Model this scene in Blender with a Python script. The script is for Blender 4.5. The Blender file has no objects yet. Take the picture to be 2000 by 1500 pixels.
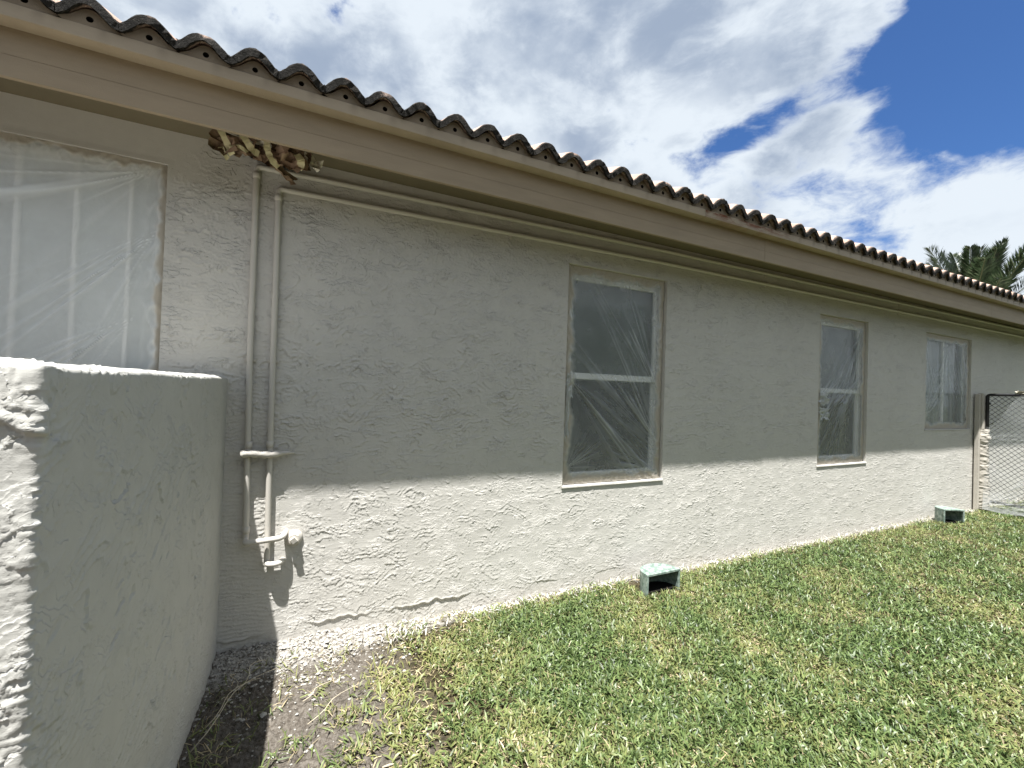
import bpy, math, random
import numpy as np
from mathutils import Vector, Matrix

random.seed(7)
rng = np.random.default_rng(11)
sc = bpy.context.scene
C = sc.collection

# ---------------------------------------------------------------- camera
cam_d = bpy.data.cameras.new('camera')
cam = bpy.data.objects.new('camera', cam_d)
C.objects.link(cam)
F = Vector((0.42234379, 0.90632518, 0.01415585))
R = Vector((0.90570331, -0.42257874, 0.03359634))
U = R.cross(F).normalized()
M = Matrix((R, U, -F)).transposed().to_4x4()
M.translation = Vector((0, -2.4577, 1.35))
cam.matrix_world = M
cam_d.sensor_width = 36
cam_d.lens = 14.81
cam_d.clip_start = 0.02
cam_d.clip_end = 2000
sc.camera = cam

# ---------------------------------------------------------------- light
SUN_DIR = Vector((0.20, 0.247, -1.0)).normalized()        # travel direction of the light
sun_d = bpy.data.lights.new('sun', 'SUN')
sun_d.energy = 4.7
sun_d.angle = math.radians(0.6)
sun_d.color = (1.0, 0.982, 0.95)
sun = bpy.data.objects.new('sun', sun_d)
C.objects.link(sun)
sun.rotation_euler = SUN_DIR.to_track_quat('-Z', 'Y').to_euler()
sun.location = (-4, -5, 12)

sc.view_settings.view_transform = 'Standard'
sc.view_settings.look = 'None'
sc.view_settings.exposure = 1.50
sc.view_settings.gamma = 1
sc.view_settings.use_curve_mapping = False


class NT:
    """tiny helper for node trees"""
    def __init__(s, tree):
        s.t = tree
        s.t.nodes.clear()

    def n(s, kind, **kw):
        nd = s.t.nodes.new(kind)
        for k, v in kw.items():
            setattr(nd, k, v)
        return nd

    def link(s, a, b):
        s.t.links.new(a, b)

    def put(s, sock, v):
        if isinstance(v, bpy.types.NodeSocket):
            s.t.links.new(v, sock)
        else:
            if hasattr(sock, 'default_value'):
                try:
                    sock.default_value = v
                except Exception:
                    sock.default_value = (v[0], v[1], v[2], 1.0) if hasattr(v, '__len__') else (v, v, v)

    def math(s, op, a, b=0.0, c=0.0, clamp=False):
        nd = s.n('ShaderNodeMath', operation=op, use_clamp=clamp)
        s.put(nd.inputs[0], a); s.put(nd.inputs[1], b); s.put(nd.inputs[2], c)
        return nd.outputs[0]

    def vmath(s, op, a, b=(0, 0, 0)):
        nd = s.n('ShaderNodeVectorMath', operation=op)
        s.put(nd.inputs[0], a)
        if op == 'SCALE':
            s.put(nd.inputs[3], b)
        else:
            s.put(nd.inputs[1], b)
        return nd.outputs['Value'] if op in ('LENGTH', 'DISTANCE', 'DOT_PRODUCT') else nd.outputs[0]

    def noise(s, vec, scale, detail=2.0, rough=0.5, dist=0.0, lac=2.0, col=False):
        nd = s.n('ShaderNodeTexNoise')
        s.put(nd.inputs['Vector'], vec)
        nd.inputs['Scale'].default_value = scale
        nd.inputs['Detail'].default_value = detail
        nd.inputs['Roughness'].default_value = rough
        nd.inputs['Lacunarity'].default_value = lac
        nd.inputs['Distortion'].default_value = dist
        return nd.outputs['Color'] if col else nd.outputs['Fac']

    def mapr(s, v, a, b, c=0.0, d=1.0, smooth=True):
        nd = s.n('ShaderNodeMapRange')
        nd.interpolation_type = 'SMOOTHSTEP' if smooth else 'LINEAR'
        s.put(nd.inputs['Value'], v)
        nd.inputs['From Min'].default_value = a
        nd.inputs['From Max'].default_value = b
        nd.inputs['To Min'].default_value = c
        nd.inputs['To Max'].default_value = d
        return nd.outputs['Result']

    def mix(s, f, a, b, mode='MIX'):
        nd = s.n('ShaderNodeMix', data_type='RGBA', blend_type=mode)
        s.put(nd.inputs[0], f); s.put(nd.inputs[6], a); s.put(nd.inputs[7], b)
        return nd.outputs[2]

    def comb(s, x, y, z):
        nd = s.n('ShaderNodeCombineXYZ')
        s.put(nd.inputs[0], x); s.put(nd.inputs[1], y); s.put(nd.inputs[2], z)
        return nd.outputs[0]

    def sep(s, v):
        nd = s.n('ShaderNodeSeparateXYZ')
        s.put(nd.inputs[0], v)
        return nd.outputs

    def attr(s, name, out='Fac'):
        nd = s.n('ShaderNodeAttribute', attribute_name=name)
        return nd.outputs[out]

    def obj(s):
        return s.n('ShaderNodeTexCoord').outputs['Object']

    def geo(s):
        return s.n('ShaderNodeNewGeometry').outputs['Position']

    def bump(s, h, strength=0.3, dist=0.01):
        nd = s.n('ShaderNodeBump')
        nd.inputs['Strength'].default_value = strength
        nd.inputs['Distance'].default_value = dist
        s.put(nd.inputs['Height'], h)
        return nd.outputs[0]


def c4(c):
    return (c[0], c[1], c[2], 1.0)


# ---------------------------------------------------------------- world: clouds over a Nishita sky
world = bpy.data.worlds.new('World')
sc.world = world
world.use_nodes = True
w = NT(world.node_tree)
SKY = 0.10
out = w.n('ShaderNodeOutputWorld')
bg = w.n('ShaderNodeBackground')
sky = w.n('ShaderNodeTexSky', sky_type='NISHITA')
sky.sun_disc = False
sky.sun_elevation = math.radians(72.2)
sky.sun_rotation = math.radians(218.7)
sky.air_density = 1.0
sky.dust_density = 0.6
sky.ozone_density = 2.0
d = w.n('ShaderNodeTexCoord').outputs['Generated']
sx, sy, sz = w.sep(d)
den = w.math('ADD', w.math('MAXIMUM', sz, 0.0), 0.12)
px = w.math('DIVIDE', sx, den)
py = w.math('DIVIDE', sy, den)
P = w.comb(px, py, 0.0)
# streaky high cloud: rotate and stretch
rotn = w.n('ShaderNodeMapping')
rotn.inputs['Rotation'].default_value = (0, 0, math.radians(35))
rotn.inputs['Scale'].default_value = (1.15, 0.95, 1.1)
w.put(rotn.inputs['Vector'], w.vmath('MULTIPLY', d, (1.5, 1.5, 2.5)))
Q = rotn.outputs[0]
wa = w.noise(Q, 1.6, 3, 0.5, col=True)
Qw = w.vmath('ADD', Q, w.vmath('SCALE', w.vmath('SUBTRACT', wa, (0.5, 0.5, 0.5)), 0.38))
n1 = w.noise(Qw, 1.7, 9, 0.60)
n2 = w.noise(w.vmath('ADD', Qw, (7.3, 2.1, 0)), 5.5, 7, 0.62)
dens = w.math('ADD', w.math('MULTIPLY', n1, 0.72), w.math('MULTIPLY', n2, 0.28))


def blob(cx, cy, rx, ry, ang):
    m = w.n('ShaderNodeMapping', vector_type='TEXTURE')
    m.inputs['Location'].default_value = (cx, cy, 0)
    m.inputs['Rotation'].default_value = (0, 0, ang)
    m.inputs['Scale'].default_value = (rx, ry, 1)
    w.put(m.inputs['Vector'], P)
    L = w.vmath('LENGTH', m.outputs[0])
    return w.mapr(L, 0.0, 1.0, 1.0, 0.0)


BLUE1 = blob(1.42, 0.16, 0.80, 0.62, 0.1)
BLUE2 = blob(1.13, 0.80, 0.17, 0.45, 0.0)
bias = w.math('ADD', w.math('MULTIPLY', BLUE1, 0.62), w.math('MULTIPLY', BLUE2, 0.17))
cov = w.math('SUBTRACT', w.math('ADD', dens, 0.085), bias)
mask = w.mapr(cov, 0.440, 0.555)
# billowing light and dark inside the cloud
b1 = w.noise(w.vmath('ADD', Q, (3.1, 5.7, 0)), 2.3, 8, 0.52, dist=0.25)
b2 = w.noise(w.vmath('ADD', Qw, (13.1, 1.7, 0)), 0.9, 2, 0.5)
bl = w.math('ADD', w.math('MULTIPLY', b1, 0.62), w.math('MULTIPLY', b2, 0.38))
edge = w.mapr(cov, 0.48, 0.66, 0.12, 0.0)
lit = w.mapr(w.math('ADD', bl, edge), 0.38, 0.60)
ccol = w.mix(lit, c4((0.128, 0.157, 0.205)), c4((0.290, 0.317, 0.345)))
skyc = w.vmath('MULTIPLY', sky.outputs[0], (0.0225, 0.0345, 0.051))
tot = w.mix(mask, skyc, ccol)
w.put(bg.inputs['Color'], w.vmath('SCALE', tot, 1.0 / SKY))
bg.inputs['Strength'].default_value = SKY
w.link(bg.outputs[0], out.inputs[0])


# ---------------------------------------------------------------- helpers
def setmesh(me, V, faces, smooth=True):
    V = np.ascontiguousarray(V, dtype=np.float32).reshape(-1, 3)
    if isinstance(faces, np.ndarray):
        k = faces.shape[1]
        me.vertices.add(len(V)); me.vertices.foreach_set('co', V.ravel())
        me.loops.add(faces.size); me.loops.foreach_set('vertex_index', faces.astype(np.int32).ravel())
        me.polygons.add(len(faces))
        me.polygons.foreach_set('loop_start', np.arange(0, faces.size, k, dtype=np.int32))
        me.update(calc_edges=True)
        me.polygons.foreach_set('use_smooth', np.full(len(faces), smooth))
    else:
        me.from_pydata([tuple(v) for v in V], [], faces)
        me.update()
        me.polygons.foreach_set('use_smooth', np.full(len(me.polygons), smooth))
    return me


def mk(name, V, faces, mat, parent=None, smooth=False, attrs=None, kind=None):
    me = setmesh(bpy.data.meshes.new(name), V, faces, smooth)
    for k, a in (attrs or {}).items():
        a = np.asarray(a, dtype=np.float32)
        if a.ndim == 2:
            at = me.attributes.new(k, 'FLOAT_COLOR', 'POINT')
            at.data.foreach_set('color', np.concatenate([a, np.ones((len(a), 1), np.float32)], 1).ravel())
        else:
            at = me.attributes.new(k, 'FLOAT', 'POINT')
            at.data.foreach_set('value', a.ravel())
    if mat:
        me.materials.append(mat)
    o = bpy.data.objects.new(name, me)
    C.objects.link(o)
    if parent:
        o.parent = parent
    if kind:
        o['kind'] = kind
    return o


def empty(name, loc=(0, 0, 0)):
    o = bpy.data.objects.new(name, None)
    C.objects.link(o)
    o.location = loc
    o.empty_display_size = 0.1
    return o


def tag(o, label, cat, group=None):
    o['label'] = label
    o['category'] = cat
    if group:
        o['group'] = group
    return o


class MB:
    """collects simple solids into one mesh"""
    def __init__(s):
        s.v = []; s.f = []

    def add(s, V, Fc):
        b = len(s.v)
        s.v += [tuple(map(float, p)) for p in V]
        s.f += [tuple(i + b for i in f) for f in Fc]
        return s

    def box(s, x0, x1, y0, y1, z0, z1, bev=0.0):
        if bev <= 0:
            V = [(x, y, z) for z in (z0, z1) for y in (y0, y1) for x in (x0, x1)]
            return s.add(V, [(0, 2, 3, 1), (4, 5, 7, 6), (0, 1, 5, 4), (2, 6, 7, 3), (0, 4, 6, 2), (1, 3, 7, 5)])
        b = bev
        X = (x0, x1); Y = (y0, y1); Z = (z0, z1)
        V = []; idx = {}
        for i in (0, 1):
            for j in (0, 1):
                for k in (0, 1):
                    sgx = b if i == 0 else -b; sgy = b if j == 0 else -b; sgz = b if k == 0 else -b
                    for a in range(3):
                        p = [X[i] + (0 if a == 0 else sgx), Y[j] + (0 if a == 1 else sgy), Z[k] + (0 if a == 2 else sgz)]
                        idx[i, j, k, a] = len(V); V.append(p)
        g = idx
        Fc = []
        for i in (0, 1):
            Fc.append((g[i, 0, 0, 0], g[i, 1, 0, 0], g[i, 1, 1, 0], g[i, 0, 1, 0]))
            Fc.append((g[0, i, 0, 1], g[1, i, 0, 1], g[1, i, 1, 1], g[0, i, 1, 1]))
            Fc.append((g[0, 0, i, 2], g[1, 0, i, 2], g[1, 1, i, 2], g[0, 1, i, 2]))
        for i in (0, 1):
            for j in (0, 1):
                Fc.append((g[i, j, 0, 0], g[i, j, 1, 0], g[i, j, 1, 1], g[i, j, 0, 1]))
                Fc.append((g[i, 0, j, 0], g[i, 1, j, 0], g[i, 1, j, 2], g[i, 0, j, 2]))
                Fc.append((g[0, i, j, 1], g[1, i, j, 1], g[1, i, j, 2], g[0, i, j, 2]))
                for k in (0, 1):
                    Fc.append((g[i, j, k, 0], g[i, j, k, 1], g[i, j, k, 2]))
        return s.add(V, Fc)

    def tube(s, pts, r, n=12, cap=True, rad=None):
        pts = [Vector(p) for p in pts]
        m = len(pts); V = []; Fc = []
        up = Vector((0.13, 0.21, 0.97))
        prev = None
        for i, p in enumerate(pts):
            t = (pts[min(i + 1, m - 1)] - pts[max(i - 1, 0)]).normalized()
            if prev is None:
                a = t.cross(up)
                if a.length < 0.2:
                    a = t.cross(Vector((1, 0, 0)))
            else:
                a = prev - t * prev.dot(t)
            a.normalize(); prev = a
            b = t.cross(a)
            rr = rad[i] if rad else r
            for k in range(n):
                th = 2 * math.pi * k / n
                V.append(p + a * (rr * math.cos(th)) + b * (rr * math.sin(th)))
        for i in range(m - 1):
            for k in range(n):
                k2 = (k + 1) % n
                Fc.append((i * n + k, i * n + k2, (i + 1) * n + k2, (i + 1) * n + k))
        if cap:
            Fc.append(tuple(range(n))[::-1]); Fc.append(tuple((m - 1) * n + k for k in range(n)))
        return s.add(V, Fc)

    def build(s, name, mat, parent=None, smooth=False, kind=None):
        o = mk(name, np.array(s.v), s.f, mat, parent, smooth, kind=kind)
        import bmesh
        bm = bmesh.new(); bm.from_mesh(o.data)
        bmesh.ops.recalc_face_normals(bm, faces=bm.faces)
        bm.to_mesh(o.data); bm.free()
        return o


def bend(pts, r, n=5):
    """polyline with rounded corners"""
    pts = [Vector(p) for p in pts]
    o = [pts[0]]
    for i in range(1, len(pts) - 1):
        a, b, c = pts[i - 1], pts[i], pts[i + 1]
        u = (a - b).normalized(); v = (c - b).normalized()
        rr = min(r, (a - b).length * .49, (c - b).length * .49)
        p0 = b + u * rr; p2 = b + v * rr
        for k in range(n + 1):
            t = k / n
            o.append(p0 * (1 - t) ** 2 + b * 2 * t * (1 - t) + p2 * t * t)
    o.append(pts[-1])
    return o


_pr = np.random.default_rng(5)
PERM = _pr.permutation(512).astype(np.int64)
GA = _pr.random(512) * 2 * np.pi
GX, GY = np.cos(GA), np.sin(GA)


def pn(x, y, seed=0):
    x = np.asarray(x, float) + seed * 17.31; y = np.asarray(y, float) + seed * 9.77
    ix = np.floor(x).astype(np.int64); iy = np.floor(y).astype(np.int64)
    fx = x - ix; fy = y - iy
    u = fx * fx * fx * (fx * (fx * 6 - 15) + 10); v = fy * fy * fy * (fy * (fy * 6 - 15) + 10)

    def g(i, j, dx, dy):
        h = PERM[(PERM[i & 511] + j) & 511]
        return GX[h] * dx + GY[h] * dy
    a = g(ix, iy, fx, fy); b = g(ix + 1, iy, fx - 1, fy)
    c = g(ix, iy + 1, fx, fy - 1); e = g(ix + 1, iy + 1, fx - 1, fy - 1)
    return ((a + u * (b - a)) * (1 - v) + (c + u * (e - c)) * v) * 1.45


def sstep(a, b, x):
    t = np.clip((x - a) / (b - a), 0, 1)
    return t * t * (3 - 2 * t)


def lip(u, v, fx, fz, K, wd, seed, warp=0.006):
    """torn trowel lips: sharp on one side, fading on the other"""
    wu = u + warp * pn(u * 30, v * 45, seed + 1)
    wv = v + warp * 0.9 * pn(u * 26, v * 55, seed + 2) + warp * 0.35 * pn(u * 95, v * 120, seed + 3)
    t = (pn(wu * fx, wv * fz, seed) + 0.5 * pn(wu * fx * 2.3, wv * fz * 2.1, seed + 4)) * K
    fr = t - np.floor(t)
    return np.exp(-fr / wd)


def lip2(u, v, c, na, fx, fz, wd, seed, jag=1.0):
    """trowel lips that run mostly along u: a steep undercut step facing down, fading upwards"""
    t = c * v + na * (pn(u * fx, v * fz, seed) + 0.55 * pn(u * fx * 2.3, v * fz * 2.1, seed + 1))
    t = t + jag * (0.16 * pn(u * 42, v * 42, seed + 2) + 0.07 * pn(u * 110, v * 110, seed + 3))
    fr = t - np.floor(t)
    return np.exp(-fr / wd) - 0.45 * np.exp(-(1 - fr) / 0.07)


def stucco(u, v, seed=0):
    big = pn(u * 1.6, v * 2.2, seed + 19)
    m1 = sstep(0.02, 0.30, pn(u * 5.5, v * 11, seed + 20) + 0.4 * pn(u * 17, v * 30, seed + 21) + .25 * big)
    m2 = sstep(0.05, 0.32, pn(u * 6.5, v * 13, seed + 22) + 0.4 * pn(u * 20, v * 34, seed + 23) + .25 * big)
    m3 = sstep(0.10, 0.36, pn(u * 8.3, v * 12, seed + 24) + 0.4 * pn(u * 24, v * 30, seed + 25))
    m4 = sstep(0.12, 0.40, pn(u * 9, v * 11, seed + 27) + 0.4 * pn(u * 26, v * 30, seed + 28))
    h = 0.0028 * m1 * lip2(u, v, 24, 2.3, 4.8, 7.0, 0.15, seed + 30)
    h += 0.0021 * m2 * lip2(u, v, 40, 2.8, 6.5, 9.5, 0.2, seed + 40)
    h += 0.0014 * m3 * lip2(u + .5 * v, v, 52, 2.6, 7.0, 9.0, 0.3, seed + 50)
    h += 0.0018 * m4 * lip2(v, u * .8 + .5 * v, 22, 2.2, 6.0, 6.0, 0.16, seed + 60)
    h += 0.0009 * pn(u * 3.1, v * 4.1, seed + 70) + 0.0005 * pn(u * 11, v * 17, seed + 71)
    h += 0.00028 * pn(u * 14, v * 190, seed + 72)
    return h


# ---------------------------------------------------------------- materials
def principled(name, col=(0.5, 0.5, 0.5), rough=0.6, spec=0.3, metal=0.0):
    m = bpy.data.materials.new(name)
    m.use_nodes = True
    t = NT(m.node_tree)
    o = t.n('ShaderNodeOutputMaterial')
    p = t.n('ShaderNodeBsdfPrincipled')
    p.inputs['Base Color'].default_value = c4(col)
    p.inputs['Roughness'].default_value = rough
    p.inputs['Specular IOR Level'].default_value = spec
    p.inputs['Metallic'].default_value = metal
    t.link(p.outputs[0], o.inputs[0])
    return m, t, p


def paint(name, col, rough=0.65, spec=0.25, var=0.06, bumps=0.12, sc_=1.0):
    m, t, p = principled(name, col, rough, spec)
    g = t.geo()
    a = t.noise(g, 2.2 * sc_, 4, 0.6)
    b = t.noise(g, 40 * sc_, 3, 0.6)
    f = t.math('ADD', t.math('MULTIPLY', a, 0.7), t.math('MULTIPLY', b, 0.3))
    k = t.mapr(f, 0.3, 0.7, 1 - var, 1 + var, False)
    t.put(p.inputs['Base Color'], t.vmath('SCALE', c4(col)[:3], k))
    t.put(p.inputs['Normal'], t.bump(t.noise(g, 420, 3, 0.6), bumps, 0.004))
    return m


def stucco_mat(name, col, rot=0.0, fine=1.0):
    m, t, p = principled(name, col, 0.62, 0.28)
    g = t.geo()
    a = t.noise(g, 1.3, 4, 0.6)
    b = t.noise(g, 22, 4, 0.6)
    k = t.math('ADD', t.mapr(a, 0.3, 0.7, 0.955, 1.03, False), t.mapr(b, 0.3, 0.7, -0.03, 0.03, False))
    base = t.vmath('SCALE', col, k)
    # splashes of soil and grass dirt just above the ground
    z = t.sep(g)[2]
    dirt = t.math('MULTIPLY', t.mapr(z, 0.0, 0.11, 1.0, 0.0), t.mapr(t.noise(g, 34, 4, 0.7), 0.45, 0.7))
    base = t.mix(t.math('MULTIPLY', dirt, 0.45), base, c4((0.26, 0.22, 0.17)))
    t.put(p.inputs['Base Color'], base)
    st = t.n('ShaderNodeMapping')
    st.inputs['Scale'].default_value = (14, 14, 160)
    t.put(st.inputs['Vector'], g)
    hh = t.math('ADD', t.noise(g, 520, 3, 0.65), t.math('MULTIPLY', t.noise(st.outputs[0], 1.0, 3, 0.6), 0.8))
    n0 = t.bump(hh, 0.22, 0.003)
    gx_, gy_, gz_ = t.sep(g)
    u = t.math('SUBTRACT', gx_, gy_)
    ca, sa = math.cos(rot), math.sin(rot)
    ur = t.math('ADD', t.math('MULTIPLY', u, ca), t.math('MULTIPLY', gz_, sa))
    vr = t.math('SUBTRACT', t.math('MULTIPLY', gz_, ca), t.math('MULTIPLY', u, sa))

    def sub(n, k):
        return t.math('MULTIPLY', t.math('SUBTRACT', n, 0.5), k)
    tot = None
    deep = t.math('MULTIPLY', t.mapr(gz_, 0.75, 1.05, 1.0, 1.0 + .5 * (rot == 0)), t.math('SUBTRACT', 1.0, t.math('MULTIPLY', t.mapr(gx_, -.66, -.42, .95, 0.0), t.mapr(gz_, 2.22, 2.36))))
    for (c, na, fu, fv, wd, off, am, mk_) in ((26, 9.0, 4.5, 7, 0.16, 0.0, 1.0, 0.53), (40, 9.0, 6, 8, 0.16, 3.7, .79, 0.54), (70, 11.0, 11, 13, 0.25, 8.1, .32, 0.54), (30, 10.0, 7, 5, .14, 5.1, .8, 0.58)):
        vec = t.comb(t.math('MULTIPLY', ur, fu), off, t.math('MULTIPLY', vr, fv))
        nn = t.noise(vec, 1.0, 4.0, 0.58)
        jag = t.noise(t.comb(ur, off, vr), 85, 2.0, 0.6)
        tt = t.math('ADD', t.math('ADD', t.math('MULTIPLY', vr if am != .8 or c != 30 else ur, c), sub(nn, na)), sub(jag, .9))
        fr = t.math('FRACT', tt)
        hgt = t.math('POWER', 2.718, t.math('MULTIPLY', fr, -1.0 / wd))
        mv = t.comb(t.math('MULTIPLY', ur, 7), off + 20, t.math('MULTIPLY', vr, 13))
        mk2 = t.mapr(t.noise(mv, 1.0, 4.0, 0.6), mk_ - .02, mk_ + .08, 0.0, am)
        hgt = t.math('MULTIPLY', hgt, mk2)
        tot = hgt if tot is None else t.math('ADD', tot, hgt)
    nd = t.n('ShaderNodeBump')
    nd.inputs['Strength'].default_value = 1.0
    nd.inputs['Distance'].default_value = 0.0024 * fine
    t.put(nd.inputs['Height'], t.math('MULTIPLY', tot, deep))
    t.put(nd.inputs['Normal'], n0)
    t.put(p.inputs['Normal'], nd.outputs[0])
    return m


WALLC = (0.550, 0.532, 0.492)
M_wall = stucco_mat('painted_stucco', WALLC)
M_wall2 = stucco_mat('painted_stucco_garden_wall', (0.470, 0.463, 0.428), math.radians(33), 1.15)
M_pipe = paint('painted_pipe', (0.53, 0.50, 0.45), 0.45, 0.4, 0.04, 0.05)
M_white = paint('white_window_frame', (0.82, 0.83, 0.82), 0.4, 0.4, 0.03, 0.02)
M_rib = paint('white_shutter_rib', (0.92, 0.92, 0.90), 0.4, 0.4, 0.02, 0.02)
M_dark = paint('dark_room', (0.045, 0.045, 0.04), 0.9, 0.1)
M_hole = paint('dark_hole', (0.012, 0.011, 0.010), 0.9, 0.05)
M_blind = paint('roller_blind', (0.30, 0.33, 0.31), 0.8, 0.2)
M_curtain = paint('curtain', (0.66, 0.69, 0.69), 0.85, 0.2, 0.1)
M_soffit = paint('soffit_shade_paint', (0.17, 0.145, 0.095), 0.7, 0.2, 0.05, 0.2)  # olive-brown kept dark to deepen the shade under the eave
M_black = paint('black_powder_coat', (0.015, 0.015, 0.017), 0.4, 0.4, 0.1)
M_birdstop = paint('painted_mortar', (0.24, 0.195, 0.145), 0.8, 0.15, 0.2, 0.5)

# fascia paint with a patchy darker band towards the top, scuffs, and rust on one length of the drip board
m, t, p = principled('fascia_paint', (0.44, 0.36, 0.28), 0.6, 0.25)
g = t.geo(); X, Y, Z = t.sep(g)
a = t.noise(t.comb(t.math('MULTIPLY', X, 1.0), Y, t.math('MULTIPLY', Z, 6.0)), 3.0, 5, 0.65)
base = t.vmath('SCALE', (0.330, 0.262, 0.180), t.mapr(a, 0.3, 0.7, 0.90, 1.07, False))
scuff = t.mapr(t.noise(t.comb(t.math('MULTIPLY', X, 5.0), 0.0, t.math('MULTIPLY', Z, 70.0)), 1.0, 6, 0.7), 0.66, 0.71)
scm = t.math('MULTIPLY', scuff, t.mapr(t.noise(g, 2.7, 3, 0.5), 0.50, 0.62))
base = t.mix(t.math('MULTIPLY', scm, 0.75), base, c4((0.22, 0.16, 0.09)))
band = t.mapr(Z, 2.515, 2.562, 0.0, 0.5)
band = t.math('MULTIPLY', band, t.mapr(t.noise(t.comb(t.math('MULTIPLY', X, 4.0), 0.0, t.math('MULTIPLY', Z, 30.0)), 1.0, 5, 0.7), 0.42, 0.66))
base = t.mix(band, base, c4((0.24, 0.185, 0.11)))
t.put(p.inputs['Base Color'], base)
t.put(p.inputs['Normal'], t.bump(t.math('ADD', t.noise(g, 260, 3, 0.6), t.math('MULTIPLY', t.noise(t.comb(t.math('MULTIPLY', X, 5.0), Y, t.math('MULTIPLY', Z, 90.0)), 1.0, 4, 0.6), 1.0)), 0.25, 0.003))
M_fascia = m

m, t, p = principled('drip_board_paint', (0.46, 0.39, 0.31), 0.6, 0.25)
g = t.geo(); X, Y, Z = t.sep(g)
a = t.noise(t.comb(t.math('MULTIPLY', X, 1.0), Y, t.math('MULTIPLY', Z, 4.0)), 3.0, 5, 0.65)
base = t.vmath('SCALE', (0.375, 0.308, 0.225), t.mapr(a, 0.3, 0.7, 0.88, 1.08, False))
# run-off streaks: one below each weep hole, stronger towards the far end
ph = t.math('FRACT', t.math('DIVIDE', t.math('ADD', X, 10.0 + 0.443 + 0.0858 - 0.0868), 0.1716))
dd = t.math('ABSOLUTE', t.math('SUBTRACT', ph, 0.5))
wob = t.noise(t.comb(t.math('MULTIPLY', X, 3.0), 0.0, t.math('MULTIPLY', Z, 20.0)), 2.0, 4, 0.6)
stk = t.math('MULTIPLY', t.mapr(t.math('ADD', dd, t.math('MULTIPLY', wob, 0.2)), 0.10, 0.26, 1.0, 0.0), t.mapr(Z, 2.560, 2.612, 0.15, 1.0))
stk = t.math('MULTIPLY', stk, t.mapr(X, 2.6, 5.5, 0.30, 0.95))
base = t.mix(stk, base, c4((0.11, 0.085, 0.06)))
rust = t.math('MULTIPLY', t.mapr(X, 2.335, 2.345, 0.0, 1.0), t.mapr(X, 2.8, 3.6, 1.0, 0.0))
rn = t.mapr(t.noise(t.comb(t.math('MULTIPLY', X, 6.0), 0.0, t.math('MULTIPLY', Z, 26.0)), 1.3, 6, 0.7), 0.40, 0.60)
rust = t.math('MULTIPLY', t.math('MULTIPLY', rust, rn), t.mapr(Z, 2.56, 2.60, 0.3, 1.0))
base = t.mix(rust, base, c4((0.17, 0.058, 0.022)))
t.put(p.inputs['Base Color'], base)
t.put(p.inputs['Normal'], t.bump(t.noise(g, 200, 4, 0.6), 0.25, 0.003))
M_drip = m

# concrete roof tile: weathered terracotta on the face, blackened by lichen at the butt end
m, t, p = principled('roof_tile', (0.3, 0.2, 0.15), 0.85, 0.15)
ob = t.obj(); g = t.geo()
ox, oy, oz = t.sep(ob)
lf = t.mapr(t.math('ADD', oy, t.math('MULTIPLY', t.noise(g, 22, 4, 0.7), 0.05)), 0.042, 0.068)
face = t.mix(t.mapr(t.noise(g, 9, 5, 0.65), 0.35, 0.65), c4((0.44, 0.30, 0.235)), c4((0.53, 0.40, 0.33)))
lich = t.mix(t.mapr(t.noise(g, 130, 4, 0.7), 0.54, 0.76), c4((0.020, 0.018, 0.015)), c4((0.12, 0.108, 0.088)))
t.put(p.inputs['Base Color'], t.mix(lf, lich, face))
t.put(p.inputs['Normal'], t.bump(t.math('ADD', t.noise(g, 110, 4, 0.7), t.noise(g, 330, 2, 0.6)), 0.9, 0.006))
M_tile = m

# clear plastic masking film. 'fold' = doubled layers, 'tape' = beige overspray and tape along the border
def film_mat(name, base_op, milk=(0.62, 0.66, 0.66)):
    m = bpy.data.materials.new(name); m.use_nodes = True
    t = NT(m.node_tree)
    o = t.n('ShaderNodeOutputMaterial')
    tr = t.n('ShaderNodeBsdfTransparent')
    df = t.n('ShaderNodeBsdfDiffuse'); tl = t.n('ShaderNodeBsdfTranslucent')
    gl = t.n('ShaderNodeBsdfGlossy'); gl.inputs['Roughness'].default_value = 0.22
    gl.inputs['Color'].default_value = (0.9, 0.9, 0.9, 1)
    fold = t.attr('fold'); tape = t.attr('tape')
    g = t.geo()
    col = t.mix(tape, c4(milk), c4((0.55, 0.50, 0.42)))
    for nd in (df, tl):
        t.put(nd.inputs['Color'], col)
    bp = t.bump(t.noise(g, 60, 4, 0.6), 0.25, 0.01)
    for nd in (df, tl, gl):
        t.put(nd.inputs['Normal'], bp)
    body = t.n('ShaderNodeMixShader'); body.inputs[0].default_value = 0.30
    t.link(df.outputs[0], body.inputs[1]); t.link(tl.outputs[0], body.inputs[2])
    fr = t.n('ShaderNodeLayerWeight'); fr.inputs['Blend'].default_value = 0.35
    b2 = t.n('ShaderNodeMixShader')
    t.put(b2.inputs[0], t.math('MULTIPLY', t.math('ADD', fr.outputs['Fresnel'], 0.05), t.math('SUBTRACT', 1.0, t.math('MULTIPLY', tape, 0.8))))
    t.link(body.outputs[0], b2.inputs[1]); t.link(gl.outputs[0], b2.inputs[2])
    op = t.math('ADD', base_op, t.math('MULTIPLY', fold, 0.62))
    op = t.math('ADD', op, t.math('MULTIPLY', tape, 0.75))
    op = t.math('ADD', op, t.mapr(t.noise(g, 5, 3, 0.6), 0.35, 0.65, -0.05, 0.05, False), clamp=True)
    fin = t.n('ShaderNodeMixShader')
    t.put(fin.inputs[0], op)
    t.link(tr.outputs[0], fin.inputs[1]); t.link(b2.outputs[0], fin.inputs[2])
    t.link(fin.outputs[0], o.inputs[0])
    return m


M_film = film_mat('masking_film', 0.32, (0.72, 0.76, 0.76))
M_film_milky = film_mat('masking_film_milky', 0.46, (0.90, 0.93, 0.92))

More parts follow.
